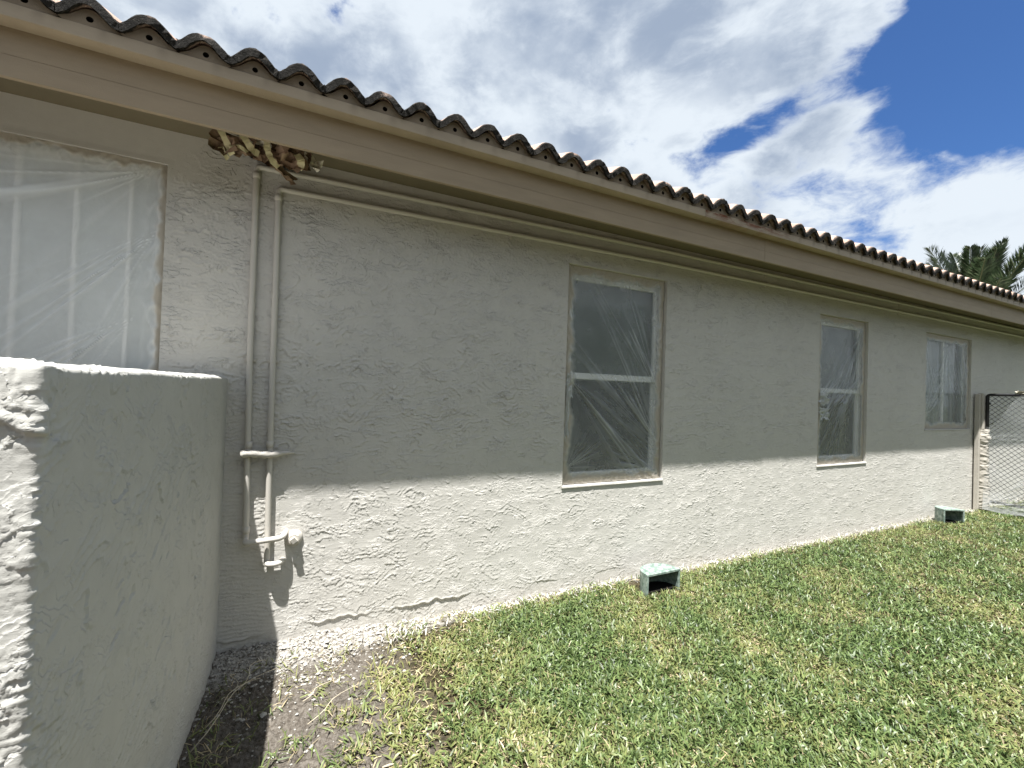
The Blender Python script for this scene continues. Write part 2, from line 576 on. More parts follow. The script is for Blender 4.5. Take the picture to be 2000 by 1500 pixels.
m = bpy.data.materials.new('window_glass'); m.use_nodes = True
t = NT(m.node_tree)
o_ = t.n('ShaderNodeOutputMaterial')
tr = t.n('ShaderNodeBsdfTransparent'); tr.inputs['Color'].default_value = (0.72, 0.80, 0.77, 1)
gl = t.n('ShaderNodeBsdfGlossy'); gl.inputs['Roughness'].default_value = 0.02
fr = t.n('ShaderNodeFresnel'); fr.inputs['IOR'].default_value = 1.6
mx = t.n('ShaderNodeMixShader')
t.link(fr.outputs[0], mx.inputs[0]); t.link(tr.outputs[0], mx.inputs[1]); t.link(gl.outputs[0], mx.inputs[2])
t.link(mx.outputs[0], o_.inputs[0])
M_glass = m

# grass blades, colour carried per blade
m = bpy.data.materials.new('grass_blade'); m.use_nodes = True
t = NT(m.node_tree)
o_ = t.n('ShaderNodeOutputMaterial')
p = t.n('ShaderNodeBsdfPrincipled'); tl = t.n('ShaderNodeBsdfTranslucent')
col = t.attr('col', 'Color')
t.put(p.inputs['Base Color'], col); t.put(tl.inputs['Color'], col)
p.inputs['Roughness'].default_value = 0.42; p.inputs['Specular IOR Level'].default_value = 0.38
mx = t.n('ShaderNodeMixShader'); mx.inputs[0].default_value = 0.25
t.link(p.outputs[0], mx.inputs[1]); t.link(tl.outputs[0], mx.inputs[2]); t.link(mx.outputs[0], o_.inputs[0])
M_grass = m

# ground
m, t, p = principled('soil_and_thatch', (0.2, 0.17, 0.13), 0.95, 0.1)
g = t.geo(); X, Y, Z = t.sep(g)
soil = t.mix(t.mapr(t.noise(g, 60, 5, 0.7), 0.35, 0.65), c4((0.085, 0.072, 0.058)), c4((0.19, 0.17, 0.145)))
thatch = t.mix(t.mapr(t.noise(g, 45, 5, 0.7), 0.35, 0.65), c4((0.022, 0.019, 0.010)), c4((0.10, 0.082, 0.045)))
gr = t.mix(t.mapr(t.noise(g, 12, 5, 0.7), 0.4, 0.6), c4((0.035, 0.055, 0.014)), c4((0.07, 0.09, 0.03)))
lawn = t.mix(t.mapr(X, 4.0, 9.0), thatch, t.mix(0.55, thatch, gr))
base = t.mix(t.mapr(t.math('ADD', X, t.math('MULTIPLY', t.noise(g, 5, 4, 0.6), 0.3)), 0.35, 0.75), soil, lawn)
# wall paint overspray on the ground along the foot of the wall
wd_ = t.math('ADD', t.math('MULTIPLY', Y, -1.0), t.math('MULTIPLY', t.noise(g, 9, 4, 0.7), -0.16))
lim = t.mapr(X, -0.4, 1.1, 0.15, -0.02)
osp = t.mapr(t.math('SUBTRACT', wd_, lim), -0.06, 0.05, 1.0, 0.0)
osp = t.math('MULTIPLY', osp, t.mapr(t.noise(g, 55, 4, 0.7), 0.38, 0.56))
base = t.mix(t.math('MULTIPLY', osp, 0.85), base, c4((0.46, 0.44, 0.40)))
t.put(p.inputs['Base Color'], base)
t.put(p.inputs['Normal'], t.bump(t.math('ADD', t.noise(g, 90, 5, 0.7), t.noise(g, 300, 3, 0.6)), 0.8, 0.01))
M_ground = m

M_stone = paint('limestone', (0.36, 0.345, 0.315), 0.9, 0.1, 0.25, 0.6, 6)
m, t, p = principled('green_plastic', (0.42, 0.55, 0.50), 0.5, 0.35)
g = t.geo()
t.put(p.inputs['Base Color'], t.mix(t.mapr(t.noise(g, 30, 5, 0.7), 0.35, 0.7), c4((0.11, 0.16, 0.135)), c4((0.33, 0.39, 0.35))))
M_green = m
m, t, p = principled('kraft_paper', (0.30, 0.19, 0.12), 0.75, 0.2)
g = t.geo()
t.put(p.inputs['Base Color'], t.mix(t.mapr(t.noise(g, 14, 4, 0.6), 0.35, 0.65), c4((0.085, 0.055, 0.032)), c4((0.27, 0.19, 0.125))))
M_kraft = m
M_kraft2 = paint('kraft_paper_lit', (0.34, 0.235, 0.165), 0.75, 0.2, 0.2)  # lighter copy of the kraft paper, lit tone put into its colour
M_tape = paint('masking_tape', (0.66, 0.60, 0.38), 0.6, 0.3, 0.1)
M_wpaper = paint('oversprayed_paper', (0.62, 0.58, 0.48), 0.7, 0.3, 0.12)
M_post = paint('wrapped_post', (0.42, 0.39, 0.34), 0.55, 0.35, 0.15)

# ---------------------------------------------------------------- ground
def ease_lines(a, b, fine, lo, hi, growth=1.25):
    core = list(np.arange(a, b, fine)) + [b]
    s = fine; x = a; left = []
    while x > lo:
        s *= growth; x -= s; left.append(max(x, lo))
    s = fine; x = b; right = []
    while x < hi:
        s *= growth; x += s; right.append(min(x, hi))
    return np.array(left[::-1] + core + right)


gx = ease_lines(-0.45, 1.4, 0.0070, -400, 400, 1.18)
gy = ease_lines(-1.2, 0.02, 0.0070, -400, 400, 1.18)
GXX, GYY = np.meshgrid(gx, gy, indexing='ij')


def ground_z(x, y):
    near = sstep(3.5, 1.5, np.hypot(x - 0.2, y + 0.5))
    z = 0.010 * pn(x * 1.3, y * 1.3, 3) * sstep(40, 8, np.hypot(x, y))
    dirt = sstep(0.7, 0.1, x) * near
    z = z + near * (0.006 * pn(x * 9, y * 9, 5) + 0.004 * pn(x * 24, y * 24, 6))
    z = z + dirt * (0.016 * np.abs(pn(x * 24, y * 24, 7)) + 0.014 * np.abs(pn(x * 52, y * 52, 8)) + 0.004 * np.abs(pn(x * 120, y * 120, 9)))
    z = z + dirt * 0.03 * sstep(-0.22, 0.0, y)
    return z - 0.012


def grid_faces(nu, nv, keep=None):
    idx = np.arange(nu * nv).reshape(nu, nv)
    q = np.stack([idx[:-1, :-1], idx[1:, :-1], idx[1:, 1:], idx[:-1, 1:]], -1)
    if keep is not None:
        return q[keep]
    return q.reshape(-1, 4)


mk('ground', np.stack([GXX, GYY, ground_z(GXX, GYY)], -1), grid_faces(len(gx), len(gy)), M_ground, smooth=True, kind='structure')

# ---------------------------------------------------------------- house
house = tag(empty('house', (4, 0, 0)), 'long low beige stucco house with a tan fascia and wavy tiled roof edge', 'house')
HP = house.location


def hpart(o, parent=house):
    return o


def fix(o, parent):
    """parent keeping world coordinates (mesh data is written in world space)"""
    o.parent = parent
    o.matrix_parent_inverse = Matrix.Translation(-HP)
    return o


X0, X1 = -4.0, 12.0
OPEN = [(-3.0, -0.66, 1.12, 2.345), (1.547, 2.447, 0.705, 2.235), (4.438, 5.30, 0.715, 2.197), (6.55, 7.76, 1.045, 2.205)]

# -- front wall as relief: columns widen with distance from the camera
xs = [-1.30]
while xs[-1] < 9.3:
    xs.append(xs[-1] + 0.0046 * (1 + (xs[-1] / 2.6) ** 2))
xs = [X0, -3.0, -2.2, -1.8, -1.5, -1.4] + xs + [9.8, 10.4, 11.2, X1]
for o in OPEN[1:]:
    for e in o[:2]:
        k = int(np.argmin(np.abs(np.array(xs) - e))); xs[k] = e
k = int(np.argmin(np.abs(np.array(xs) + 0.66))); xs[k] = -0.66
xs = np.array(xs)
zs = np.concatenate([np.arange(-0.06, 1.2, 0.0042), np.arange(1.2, 2.565, 0.0052)])
for o in OPEN:
    for e in o[2:]:
        zs[int(np.argmin(np.abs(zs - e)))] = e
XX, ZZ = np.meshgrid(xs, zs, indexing='ij')
H = stucco(XX, ZZ, 0)
# hand-trowelled pattern: relief deepened above the shadow line so lips show in shade, calmer band under the eave and above the left window
amp = 0.74 + 0.96 * sstep(0.8, 1.1, ZZ) + 0.25 * sstep(1.2, -0.4, XX) * sstep(2.0, 1.2, ZZ)
amp *= 1 - 0.96 * sstep(-0.42, -0.66, XX) * sstep(2.22, 2.36, ZZ)
amp *= 1 - 0.55 * sstep(2.25, 2.5, ZZ)
H = H * amp
# brushed horizontal strokes beside the pipes
bz = sstep(-0.13, -0.22, XX) * sstep(-0.75, -0.62, XX) * sstep(2.0, 1.6, ZZ)
H = H + bz * 0.0022 * lip2(XX * .8, ZZ, 48, 1.6, 4, 5, 0.3, 300, 1.2)
# stucco stops in a ragged lip just above the soil
zl = 0.075 + 0.03 * pn(XX * 5, XX * 0, 90) + 0.015 * pn(XX * 22, XX * 0, 91)
lipa = .04 + .70 * sstep(.0, .4, pn(XX * 2.3 + .4, XX * 0, 92)) * sstep(2.6, .6, XX)
H = H - lipa * (0.007 * sstep(0.004, -0.004, ZZ - zl) - 0.003 * np.exp(-((ZZ - zl - 0.006) / 0.007) ** 2))
# control joint
H = H - 0.004 * np.exp(-((XX - 8.5) / 0.02) ** 2)
# flatten at openings (float-finished edge)
for (a, b, c, e) in OPEN:
    dx = np.maximum(np.maximum(a - XX, XX - b), 0); dz = np.maximum(np.maximum(c - ZZ, ZZ - e), 0)
    dd = np.hypot(dx, dz)
    H = H * sstep(0.0, 0.035, dd) + 0.002 * sstep(0.03, 0.0, dd)
keep = np.ones((len(xs) - 1, len(zs) - 1), bool)
xc = (xs[1:] + xs[:-1]) / 2; zc = (zs[1:] + zs[:-1]) / 2
for (a, b, c, e) in OPEN:
    keep &= ~((xc[:, None] > a) & (xc[:, None] < b) & (zc[None] > c) & (zc[None] < e))
wall = fix(mk('wall', np.stack([XX, -H, ZZ], -1), grid_faces(len(xs), len(zs), keep), M_wall, smooth=True), house)

mb = MB()
mb.box(X0, X0 + 0.2, 0.1, 9.0, -0.1, 2.56).box(X1 - 0.2, X1, 0.1, 9.0, -0.1, 2.56).box(X0, X1, 8.8, 9.0, -0.1, 2.56)
for xe in (X0 + 0.1, X1 - 0.1):
    mb.add([(xe, -0.2, 2.53), (xe, 9.2, 2.53), (xe, 4.5, 4.5)], [(0, 1, 2)])
fix(mb.build('rear_wall', M_wall), house)
mb = MB()
mb.box(X0 - 0.3, X1 + 0.3, -0.352, 0.012, 2.505, 2.53)
fix(mb.build('soffit', M_soffit), house)

# -- windows
def window(i, a, b, c, e, style):
    y0 = 0.055
    r = fix(MB().build('window', None), house) if False else None
    mb = MB()
    fw = 0.045
    # outer frame
    mb.box(a + .003, a + fw, y0, y0 + .05, c + .003, e - .003, .003)
    mb.box(b - fw, b - .003, y0, y0 + .05, c + .003, e - .003, .003)
    mb.box(a + fw, b - fw, y0 + .001, y0 + .05, c + .003, c + fw, .003)
    mb.box(a + fw, b - fw, y0 + .001, y0 + .05, e - fw - .01, e - .003, .003)
    win = fix(mb.build('window', M_white), house)
    # reveals and sill
    rv = MB()
    n = 0.0
    rv.add([(a, -.002, c), (a, y0 + .05, c), (a, y0 + .05, e), (a, -.002, e)], [(0, 1, 2, 3)])
    rv.add([(b, -.002, c), (b, y0 + .05, c), (b, y0 + .05, e), (b, -.002, e)], [(3, 2, 1, 0)])
    rv.add([(a, -.002, e), (b, -.002, e), (b, y0 + .05, e), (a, y0 + .05, e)], [(0, 1, 2, 3)])
    o = rv.build('reveal', M_wall); o.parent = win
    sl = MB()
    sl.add([(a - .006, -.009, c - .012), (b + .006, -.009, c - .012), (b + .006, -.008, c - .002), (a - .006, -.008, c - .002),
            (a + .001, y0 + .05, c + .012), (b - .001, y0 + .05, c + .012), (a + .001, y0 + .05, c - .03), (b - .001, y0 + .05, c - .03)],
           [(0, 1, 2, 3), (3, 2, 5, 4), (0, 3, 4, 6), (2, 1, 7, 5), (0, 6, 7, 1)])
    o = sl.build('sill', M_wall); o.parent = win
    if style == 'sash':
        zm = c + (e - c) * 0.497
        o = MB().box(a + fw, b - fw, y0 - .012, y0 + .03, zm - .022, zm + .022, .003).build('meeting_rail', M_white); o.parent = win
        s = MB()
        s.box(a + fw, a + fw + .028, y0 - .006, y0 + .028, zm + .022, e - fw - .01, .002)
        s.box(b - fw - .028, b - fw, y0 - .006, y0 + .028, zm + .022, e - fw - .01, .002)
        s.box(a + fw + .028, b - fw - .028, y0 - .005, y0 + .028, e - fw - .045, e - fw - .01, .002)
        o = s.build('upper_sash', M_white); o.parent = win
        s = MB()
        s.box(a + fw, a + fw + .022, y0 + .012, y0 + .04, c + fw, zm - .022, .002)
        s.box(b - fw - .022, b - fw, y0 + .012, y0 + .04, c + fw, zm - .022, .002)
        s.box(a + fw + .022, b - fw - .022, y0 + .013, y0 + .04, c + fw, c + fw + .03, .002)
        o = s.build('lower_sash', M_white); o.parent = win
        for z0, z1, yy in ((zm, e - fw - .02, y0 + .016), (c + fw, zm, y0 + .03)):
            o = mk('pane', [(a + fw, yy, z0), (b - fw, yy, z0), (b - fw, yy, z1), (a + fw, yy, z1)], [(0, 1, 2, 3)], M_glass); o.parent = win
        o = MB().box(a + .01, b - .01, y0 + .075, y0 + .079, zm - .03, e).build('blind', M_blind); o.parent = win
    else:
        if style != 'bars':
          o = mk('pane', [(a + fw, y0 + .02, c), (b - fw, y0 + .02, c), (b - fw, y0 + .02, e), (a + fw, y0 + .02, e)], [(0, 1, 2, 3)], M_glass); o.parent = win
        if style == 'slider':
            xm = (a + b) / 2
            o = MB().box(xm - .02, xm + .02, y0 + .002, y0 + .04, c + fw, e - fw - .01, .003).build('meeting_stile', M_white); o.parent = win
        if style == 'bars':
            for xb in (-2.83, -2.645, -2.46, -2.275, -2.09, -1.905, -1.72, -1.535, -1.35, -1.166, -0.98, -0.795):
                o = MB().box(xb - .008, xb + .008, .020, .050, c + .01, e - .01, .005).build('shutter_rib', M_rib); o.parent = win
        n_ = 60
        xx = np.linspace(a, b, n_)
        amp_ = .02 if style == 'slider' else .008
        if style == 'bars':
            V = [(x_, .058 + .018 * abs(math.sin(math.pi * (x_ + .795) / .185)), z_) for x_ in np.linspace(a + .01, b - .01, 160) for z_ in (c, e)]
            n_ = 160
        else:
            V = [(x_, y0 + .12 + amp_ * math.sin(x_ * 37 + math.sin(x_ * 11)), z_) for x_ in xx for z_ in (c, e)]
        o = mk('shutter_slats' if style == 'bars' else 'curtain', V, [(2 * k, 2 * k + 2, 2 * k + 3, 2 * k + 1) for k in range(n_ - 1)], M_curtain, smooth=True); o.parent = win
        if style == 'slider':
            o.scale.x = 1
    # the dark room behind
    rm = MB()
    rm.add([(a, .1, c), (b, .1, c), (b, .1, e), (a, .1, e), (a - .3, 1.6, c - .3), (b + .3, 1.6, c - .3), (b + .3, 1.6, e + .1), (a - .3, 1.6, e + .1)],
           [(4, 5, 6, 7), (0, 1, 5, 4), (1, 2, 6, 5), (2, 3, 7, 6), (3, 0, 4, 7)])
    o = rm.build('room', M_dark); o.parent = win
    return win


window(0, *OPEN[0], 'bars')
window(1, *OPEN[1], 'sash')
window(2, *OPEN[2], 'sash')
window(3, *OPEN[3], 'slider')

# -- fascia
fas = fix(MB().box(X0 - .35, X1 + .35, -.356, -.340, 2.395, 2.60).build('fascia', M_fascia), house)
segs = [X0 - .35, 3.05, 7.1, X1 + .35]
for k in range(3):
    a, b = segs[k] + .0008, segs[k + 1] - .0008
    MB().box(a, b, -.372, -.3565, 2.388, 2.4652, .0010).build('board', M_fascia, fas)
    MB().box(a, b, -.3705, -.3565, 2.4658, 2.606, .0012).build('board', M_fascia, fas)
dsegs = [X0 - .35, 2.34, 5.2, 8.1, X1 + .35]
for k in range(len(dsegs) - 1):
    a, b = dsegs[k] + .0008, dsegs[k + 1] - .0008
    MB().box(a, b, -.436, -.3708, 2.561, 2.610, .002).build('drip_board', M_drip, fas)

# -- roof
PIT = math.atan(5 / 12)
RUN = 5.1
mb = MB()
ye, ze = -.40, 2.640
for sgn in (1,):
    yr = 4.5; zr = ze + (yr - ye) * math.tan(PIT)
    mb.add([(X0 - .35, ye, ze), (X1 + .35, ye, ze), (X1 + .35, yr, zr), (X0 - .35, yr, zr),
            (X1 + .35, 9.4, ze), (X0 - .35, 9.4, ze),
            (X0 - .35, ye, ze - .02), (X1 + .35, ye, ze - .02), (X1 + .35, 9.4, ze - .02), (X0 - .35, 9.4, ze - .02)],
           [(0, 1, 2, 3), (3, 2, 4, 5), (6, 7, 1, 0), (9, 8, 7, 6), (1, 7, 8, 4, 2), (0, 3, 5, 9, 6)])
M_deck = paint('roof_underlay', (0.08, 0.06, 0.05), 0.9, 0.1)
roof = fix(mb.build('roof', M_deck), house)

WAVE = 0.1716
TAMP, TTH, TLEN, TEXP = 0.054, 0.029, 0.42, 0.345


def prof(x):
    c = 0.5 + 0.5 * np.cos(2 * np.pi * x / WAVE)
    return TAMP * (c ** 1.0)


def tile_mesh(k, ragged):
    nx = 33; ny = 5
    x = np.linspace(-WAVE / 2, 1.5 * WAVE, nx) * 1.006
    ys = np.array([0.0, 0.006, 0.05, 0.2, TLEN])
    r_ = np.random.default_rng(100 + k)
    V = []
    for layer in (1, 0):
        for j, yy in enumerate(ys):
            ph = 2 * np.pi * x / WAVE
            slope = -TAMP * np.pi / WAVE * np.sin(ph)
            nl = np.hypot(1, slope)
            z = prof(x) + (TTH / nl if layer else 0.0)
            xo = x - (TTH * slope / nl * .9 if layer else 0.0)
            if layer and j == 0:
                z = z - 0.004
            jit = r_.normal(0, 1, nx)
            dy = ragged * (0.0024 if layer else 0.0005) * np.abs(jit) * (1 if j < 2 else 0)
            dz = ragged * 0.0013 * r_.normal(0, 1, nx) * (1 if j < 3 else 0.2)
            if ragged and layer and j < 2:
                # a chipped bite out of the butt edge
                cx_ = x[0] + (0.2 + 0.6 * ((k * 37) % 10) / 10) * (x[-1] - x[0])
                bite = np.exp(-((x - cx_) / 0.016) ** 2)
                dz = dz - 0.007 * bite * (k % 2); dy = dy + 0.012 * bite * (k % 2)
            V.append(np.stack([xo, yy + dy + z * (math.tan(PIT) - .247) * (j < 3), z + dz], 1))
    V = np.concatenate(V)
    Fc = []
    g = lambda l, j, i: l * ny * nx + j * nx + i
    for j in range(ny - 1):
        for i in range(nx - 1):
            Fc.append((g(0, j, i), g(0, j, i + 1), g(0, j + 1, i + 1), g(0, j + 1, i)))
            Fc.append((g(1, j, i), g(1, j + 1, i), g(1, j + 1, i + 1), g(1, j, i + 1)))
    for i in range(nx - 1):
        Fc.append((g(1, 0, i), g(1, 0, i + 1), g(0, 0, i + 1), g(0, 0, i)))
        Fc.append((g(1, ny - 1, i + 1), g(1, ny - 1, i), g(0, ny - 1, i), g(0, ny - 1, i + 1)))
    for j in range(ny - 1):
        Fc.append((g(1, j, 0), g(0, j, 0), g(0, j + 1, 0), g(1, j + 1, 0)))
        Fc.append((g(1, j, nx - 1), g(1, j + 1, nx - 1), g(0, j + 1, nx - 1), g(0, j, nx - 1)))
    me = setmesh(bpy.data.meshes.new('tile'), V, Fc, False)
    me.polygons.foreach_set('use_smooth', np.array([True] * (2 * (ny - 1) * (nx - 1)) + [False] * (len(Fc) - 2 * (ny - 1) * (nx - 1))))
    me.materials.append(M_tile)
    return me


front_meshes = [tile_mesh(k, 1.0) for k in range(6)]
back_mesh = tile_mesh(20, 0.3)
CREST0 = -0.443
TS = 2 * WAVE
n0 = int((X0 - CREST0) / TS) - 1
ntile = int((X1 - X0 + .5) / TS) + 1
cp, sp = math.cos(PIT), math.sin(PIT)
for row in range(4):
    for k in range(ntile):
        xk = CREST0 + (n0 + k) * TS
        me = front_meshes[random.randrange(6)] if row == 0 else back_mesh
        o = bpy.data.objects.new('tile', me); C.objects.link(o)
        o.parent = roof
        o.location = (xk + random.uniform(-.002, .002), -.4520 + row * TEXP * cp + random.uniform(-.0030, .0003), 2.6145 + row * TEXP * sp + (row > 0) * .020 + random.uniform(-.001, .0008))
        o.rotation_euler = (PIT - (0.055 if row else 0.0) + random.uniform(-.01, .01), random.uniform(-.006, .006), random.uniform(-.006, .006))
# remaining courses up to the ridge, and the far slope, as joined courses
mb = MB()
V = []; Fq = []
xx = np.arange(X0 - .35, X1 + .35, WAVE / 10)
for row in range(4, 15):
    y_ = -.452 + row * TEXP * cp; z_ = 2.634 + row * TEXP * sp
    b0 = len(V) and sum(len(v) for v in V)
    pr = prof(xx - CREST0)
    rows = []
    for (dy, dz) in ((0, -.0), (0, TTH), (TEXP * cp * 1.05, TTH + TEXP * sp * 1.05 - .02)):
        rows.append(np.stack([xx, np.full_like(xx, y_ + dy), z_ + dz + pr], 1))
    V += rows
    n_ = len(xx)
    for a in range(2):
        i = np.arange(n_ - 1) + b0 + a * n_
        Fq.append(np.stack([i, i + 1, i + 1 + n_, i + n_], 1))
mk('tile_courses', np.concatenate(V), np.concatenate(Fq), M_tile, roof, smooth=False, kind='stuff')
MB().tube([(X0 - .35, 4.45, 4.80), (X1 + .35, 4.45, 4.80)], .11, 12).build('ridge_cap', M_tile, roof, True)

# bird stops: mortar plugs below each crest, each with a weep hole
YB = -.4335
ang = np.linspace(0, 2 * np.pi, 33)[:-1]
hr, hz, zb = 0.0105, 0.023, 0.001
def stop_outline(th):
    lo, hi = hr, .12
    for _ in range(30):
        mid = (lo + hi) / 2
        x = mid * math.cos(th); z = hz + mid * math.sin(th)
        inside = z > zb - .006 and abs(x) < WAVE / 2 and z < prof(np.array(x)) + 0.0065
        if inside:
            lo = mid
        else:
            hi = mid
    return lo
ro = [stop_outline(a) for a in ang]
V = []; n_ = len(ang)
for a in ang: V.append((hr * math.cos(a), 0, hz + hr * math.sin(a)))
for a, r_ in zip(ang, ro): V.append((r_ * math.cos(a), 0.002, hz + r_ * math.sin(a)))
for a in ang: V.append((hr * .9 * math.cos(a), .035, hz + hr * .9 * math.sin(a)))
Fc = [(k, (k + 1) % n_, n_ + (k + 1) % n_, n_ + k) for k in range(n_)]
Fc += [(k, 2 * n_ + k, 2 * n_ + (k + 1) % n_, (k + 1) % n_) for k in range(n_)]
Fc.append(tuple(2 * n_ + k for k in range(n_)))
bs = setmesh(bpy.data.meshes.new('bird_stop'), V, Fc, False)
bs.materials.append(M_birdstop); bs.materials.append(M_hole)
for i, pl in enumerate(bs.polygons):
    if i >= n_:
        pl.material_index = 1
for k in range(int(X0 / WAVE), int(X1 / WAVE) + 2):
    o = bpy.data.objects.new('bird_stop', bs); C.objects.link(o); o.parent = roof
    o.location = (CREST0 + k * WAVE + random.uniform(-.004, .004), YB + random.uniform(-.0015, .0015), 2.6115 + random.uniform(-.002, .002))
    o.rotation_euler = (0, 0, random.uniform(-.05, .05))

# ---------------------------------------------------------------- garden wall (wing wall) with relief
GT, GB, GL = -0.39, -0.83, -1.54
rc = 0.012
S_ = []      # (x, y, nx, ny, u)
u_ = 0.0
for yv in np.arange(0.01, GL + rc, -0.0044):
    S_.append((GT, yv, 1, 0, -yv))
u0 = -GL
for th in np.linspace(0, math.pi / 2, 5):
    S_.append((GT - rc + rc * math.cos(th), GL + rc - rc * math.sin(th), math.cos(th), -math.sin(th), u0 + rc * th))
for xv in np.arange(GT - rc - .0034, GB + rc, -0.0034):
    S_.append((xv, GL, 0, -1, u0 + (GT - xv)))
for th in np.linspace(0, math.pi / 2, 3):
    S_.append((GB + rc - rc * math.sin(th), GL + rc - rc * math.cos(th), -math.sin(th), -math.cos(th), u0 + .45))
for yv in np.linspace(GL + .1, .01, 14):
    S_.append((GB, yv, -1, 0, u0 + .5 + yv))
S_ = np.array(S_)
vz = list(np.arange(-0.05, 1.345, 0.0040))
ztop = 1.366
top = []
for th in np.linspace(0.15, math.pi / 2, 7):
    top.append((ztop - 0.014 + 0.014 * math.sin(th), 0.014 - 0.014 * math.cos(th), math.cos(th), math.sin(th)))
for dd_ in (0.02, 0.03, 0.05, 0.08, .12, .16, .19, .219):
    top.append((ztop + .003, dd_, 0.0, 1.0))
VV = np.array([(z, 0, 1, 0) for z in vz] + top)       # z, inset, horiz normal weight, vertical normal weight
U_, Z_ = S_[:, 4][:, None], VV[:, 0][None, :]
UU = np.broadcast_to(U_, (len(S_), len(VV))); ZQ = np.broadcast_to(Z_, UU.shape) + np.broadcast_to(VV[:, 1][None], UU.shape)
# side face: trowel strokes sweeping up towards the house, end face: heavy torn plaster
ca, sa = math.cos(math.radians(32)), math.sin(math.radians(32))
ur = UU * ca - (ZQ) * sa; vr = UU * sa + ZQ * ca
ur, vr = UU * ca + ZQ * -sa, UU * sa + ZQ * ca
ms = sstep(0.0, .35, pn(UU * 3.1, ZQ * 3.4, 400))
ms2 = sstep(-0.1, .35, pn(UU * 4.6, ZQ * 5.2, 401))
side = 0.0046 * ms * lip2(ur, vr, 17, 2.2, 3.2, 5.0, .16, 410)
side += 0.0036 * ms2 * lip2(ur, vr, 33, 2.8, 4.2, 7.0, .22, 420)
side += 0.0040 * sstep(.9, 1.3, ZQ) * sstep(0, .3, pn(UU * 5, ZQ * 8, 402)) * lip2(UU, ZQ, 22, 2.4, 5, 8, .2, 430, 1.6)
steep = sstep(.60, .25, ZQ) * sstep(1.4, .7, UU)
cb, sb = math.cos(math.radians(58)), math.sin(math.radians(58))
u2, v2 = UU * cb - ZQ * sb, UU * sb + ZQ * cb
side += 0.0046 * steep * sstep(-.2, .3, pn(UU * 5, ZQ * 5, 403)) * lip2(u2, v2, 36, 2.2, 3.0, 9, .25, 440)
pits = sstep(.40, .56, pn(ur * 20, vr * 46, 404)) * sstep(0.0, .3, pn(UU * 3.5, ZQ * 4, 405)) * sstep(1.05, .8, ZQ)
side += -0.0050 * pits + 0.0008 * pn(UU * 3, ZQ * 3, 406) + 0.0003 * pn(ur * 18, vr * 220, 407)
side *= 0.5 + 0.5 * sstep(0.0, .25, UU)
e1 = sstep(-.05, .25, pn(UU * 5, ZQ * 8, 450)); e2 = sstep(0.0, .3, pn(UU * 9, ZQ * 12, 451)); e3 = sstep(-.1, .3, pn(UU * 7, ZQ * 7, 449))
UE, ZE = UU * 1.7, ZQ * 1.7
end = 0.0034 * e1 * lip2(UE, ZE, 12, 1.8, 6, 7, .22, 460, 1.3)
end += 0.0024 * e2 * lip2(UE, ZE, 30, 2.6, 9, 9, .3, 470, 1.5)
end += 0.0014 * e3 * lip2(UE + .6 * ZE, ZE, 75, 3.0, 14, 14, .35, 480, 1.5)
end += 0.0016 * sstep(.22, .45, pn(UU * 72, ZQ * 90, 452)) * sstep(-.2, .2, pn(UU * 8, ZQ * 8, 447))
end += 0.0006 * pn(UU * 130, ZQ * 150, 453) + 0.0015 * pn(UU * 5, ZQ * 6, 454)
# one big torn ledge near the top of the end face
zl_ = 1.29 + 0.10 * (u0 + .17 - UU) * -2.2 + .012 * pn(UU * 30, ZQ * 30, 455)
end += 0.008 * sstep(-.002, .003, ZQ - zl_) * np.exp(-np.maximum(ZQ - zl_, 0) / .05)
we = sstep(u0 - .012, u0 + .012, UU)
HH = side * (1 - we) + end * we
near_edge = np.exp(-((UU - u0) / .02) ** 2)
HH += near_edge * (0.0018 * pn(ZQ * 45, UU * 20, 456) + .0018 * pn(ZQ * 120, UU * 60, 457))
topw = np.broadcast_to(VV[:, 3][None], UU.shape)
HH += topw * (.0015 * pn(UU * 24, ZQ * 0, 458) + .0012 * pn(UU * 90, ZQ * 3, 459))
zoff = sstep(1.30, 1.366, ZQ) * (0.004 * sstep(1.50, 1.75, UU) + 0.006 * pn(UU * 2.5, UU * 0, 460))
ins = np.broadcast_to(VV[:, 1][None], UU.shape)
bx = np.broadcast_to(S_[:, 0][:, None], UU.shape); by = np.broadcast_to(S_[:, 1][:, None], UU.shape)
bx = np.clip(bx, GB + ins, GT - ins); by = np.maximum(by, GL + ins)
hw = np.broadcast_to(VV[:, 2][None], UU.shape)
PX = bx + S_[:, 2][:, None] * HH * hw
PY = by + S_[:, 3][:, None] * HH * hw
PZ = np.broadcast_to(VV[:, 0][None], UU.shape) + topw * HH + zoff
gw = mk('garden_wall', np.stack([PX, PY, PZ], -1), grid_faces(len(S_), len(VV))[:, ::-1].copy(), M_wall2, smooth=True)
tag(gw, 'short rough stucco wing wall in the left foreground, chest high, shaded on its long side', 'wall')

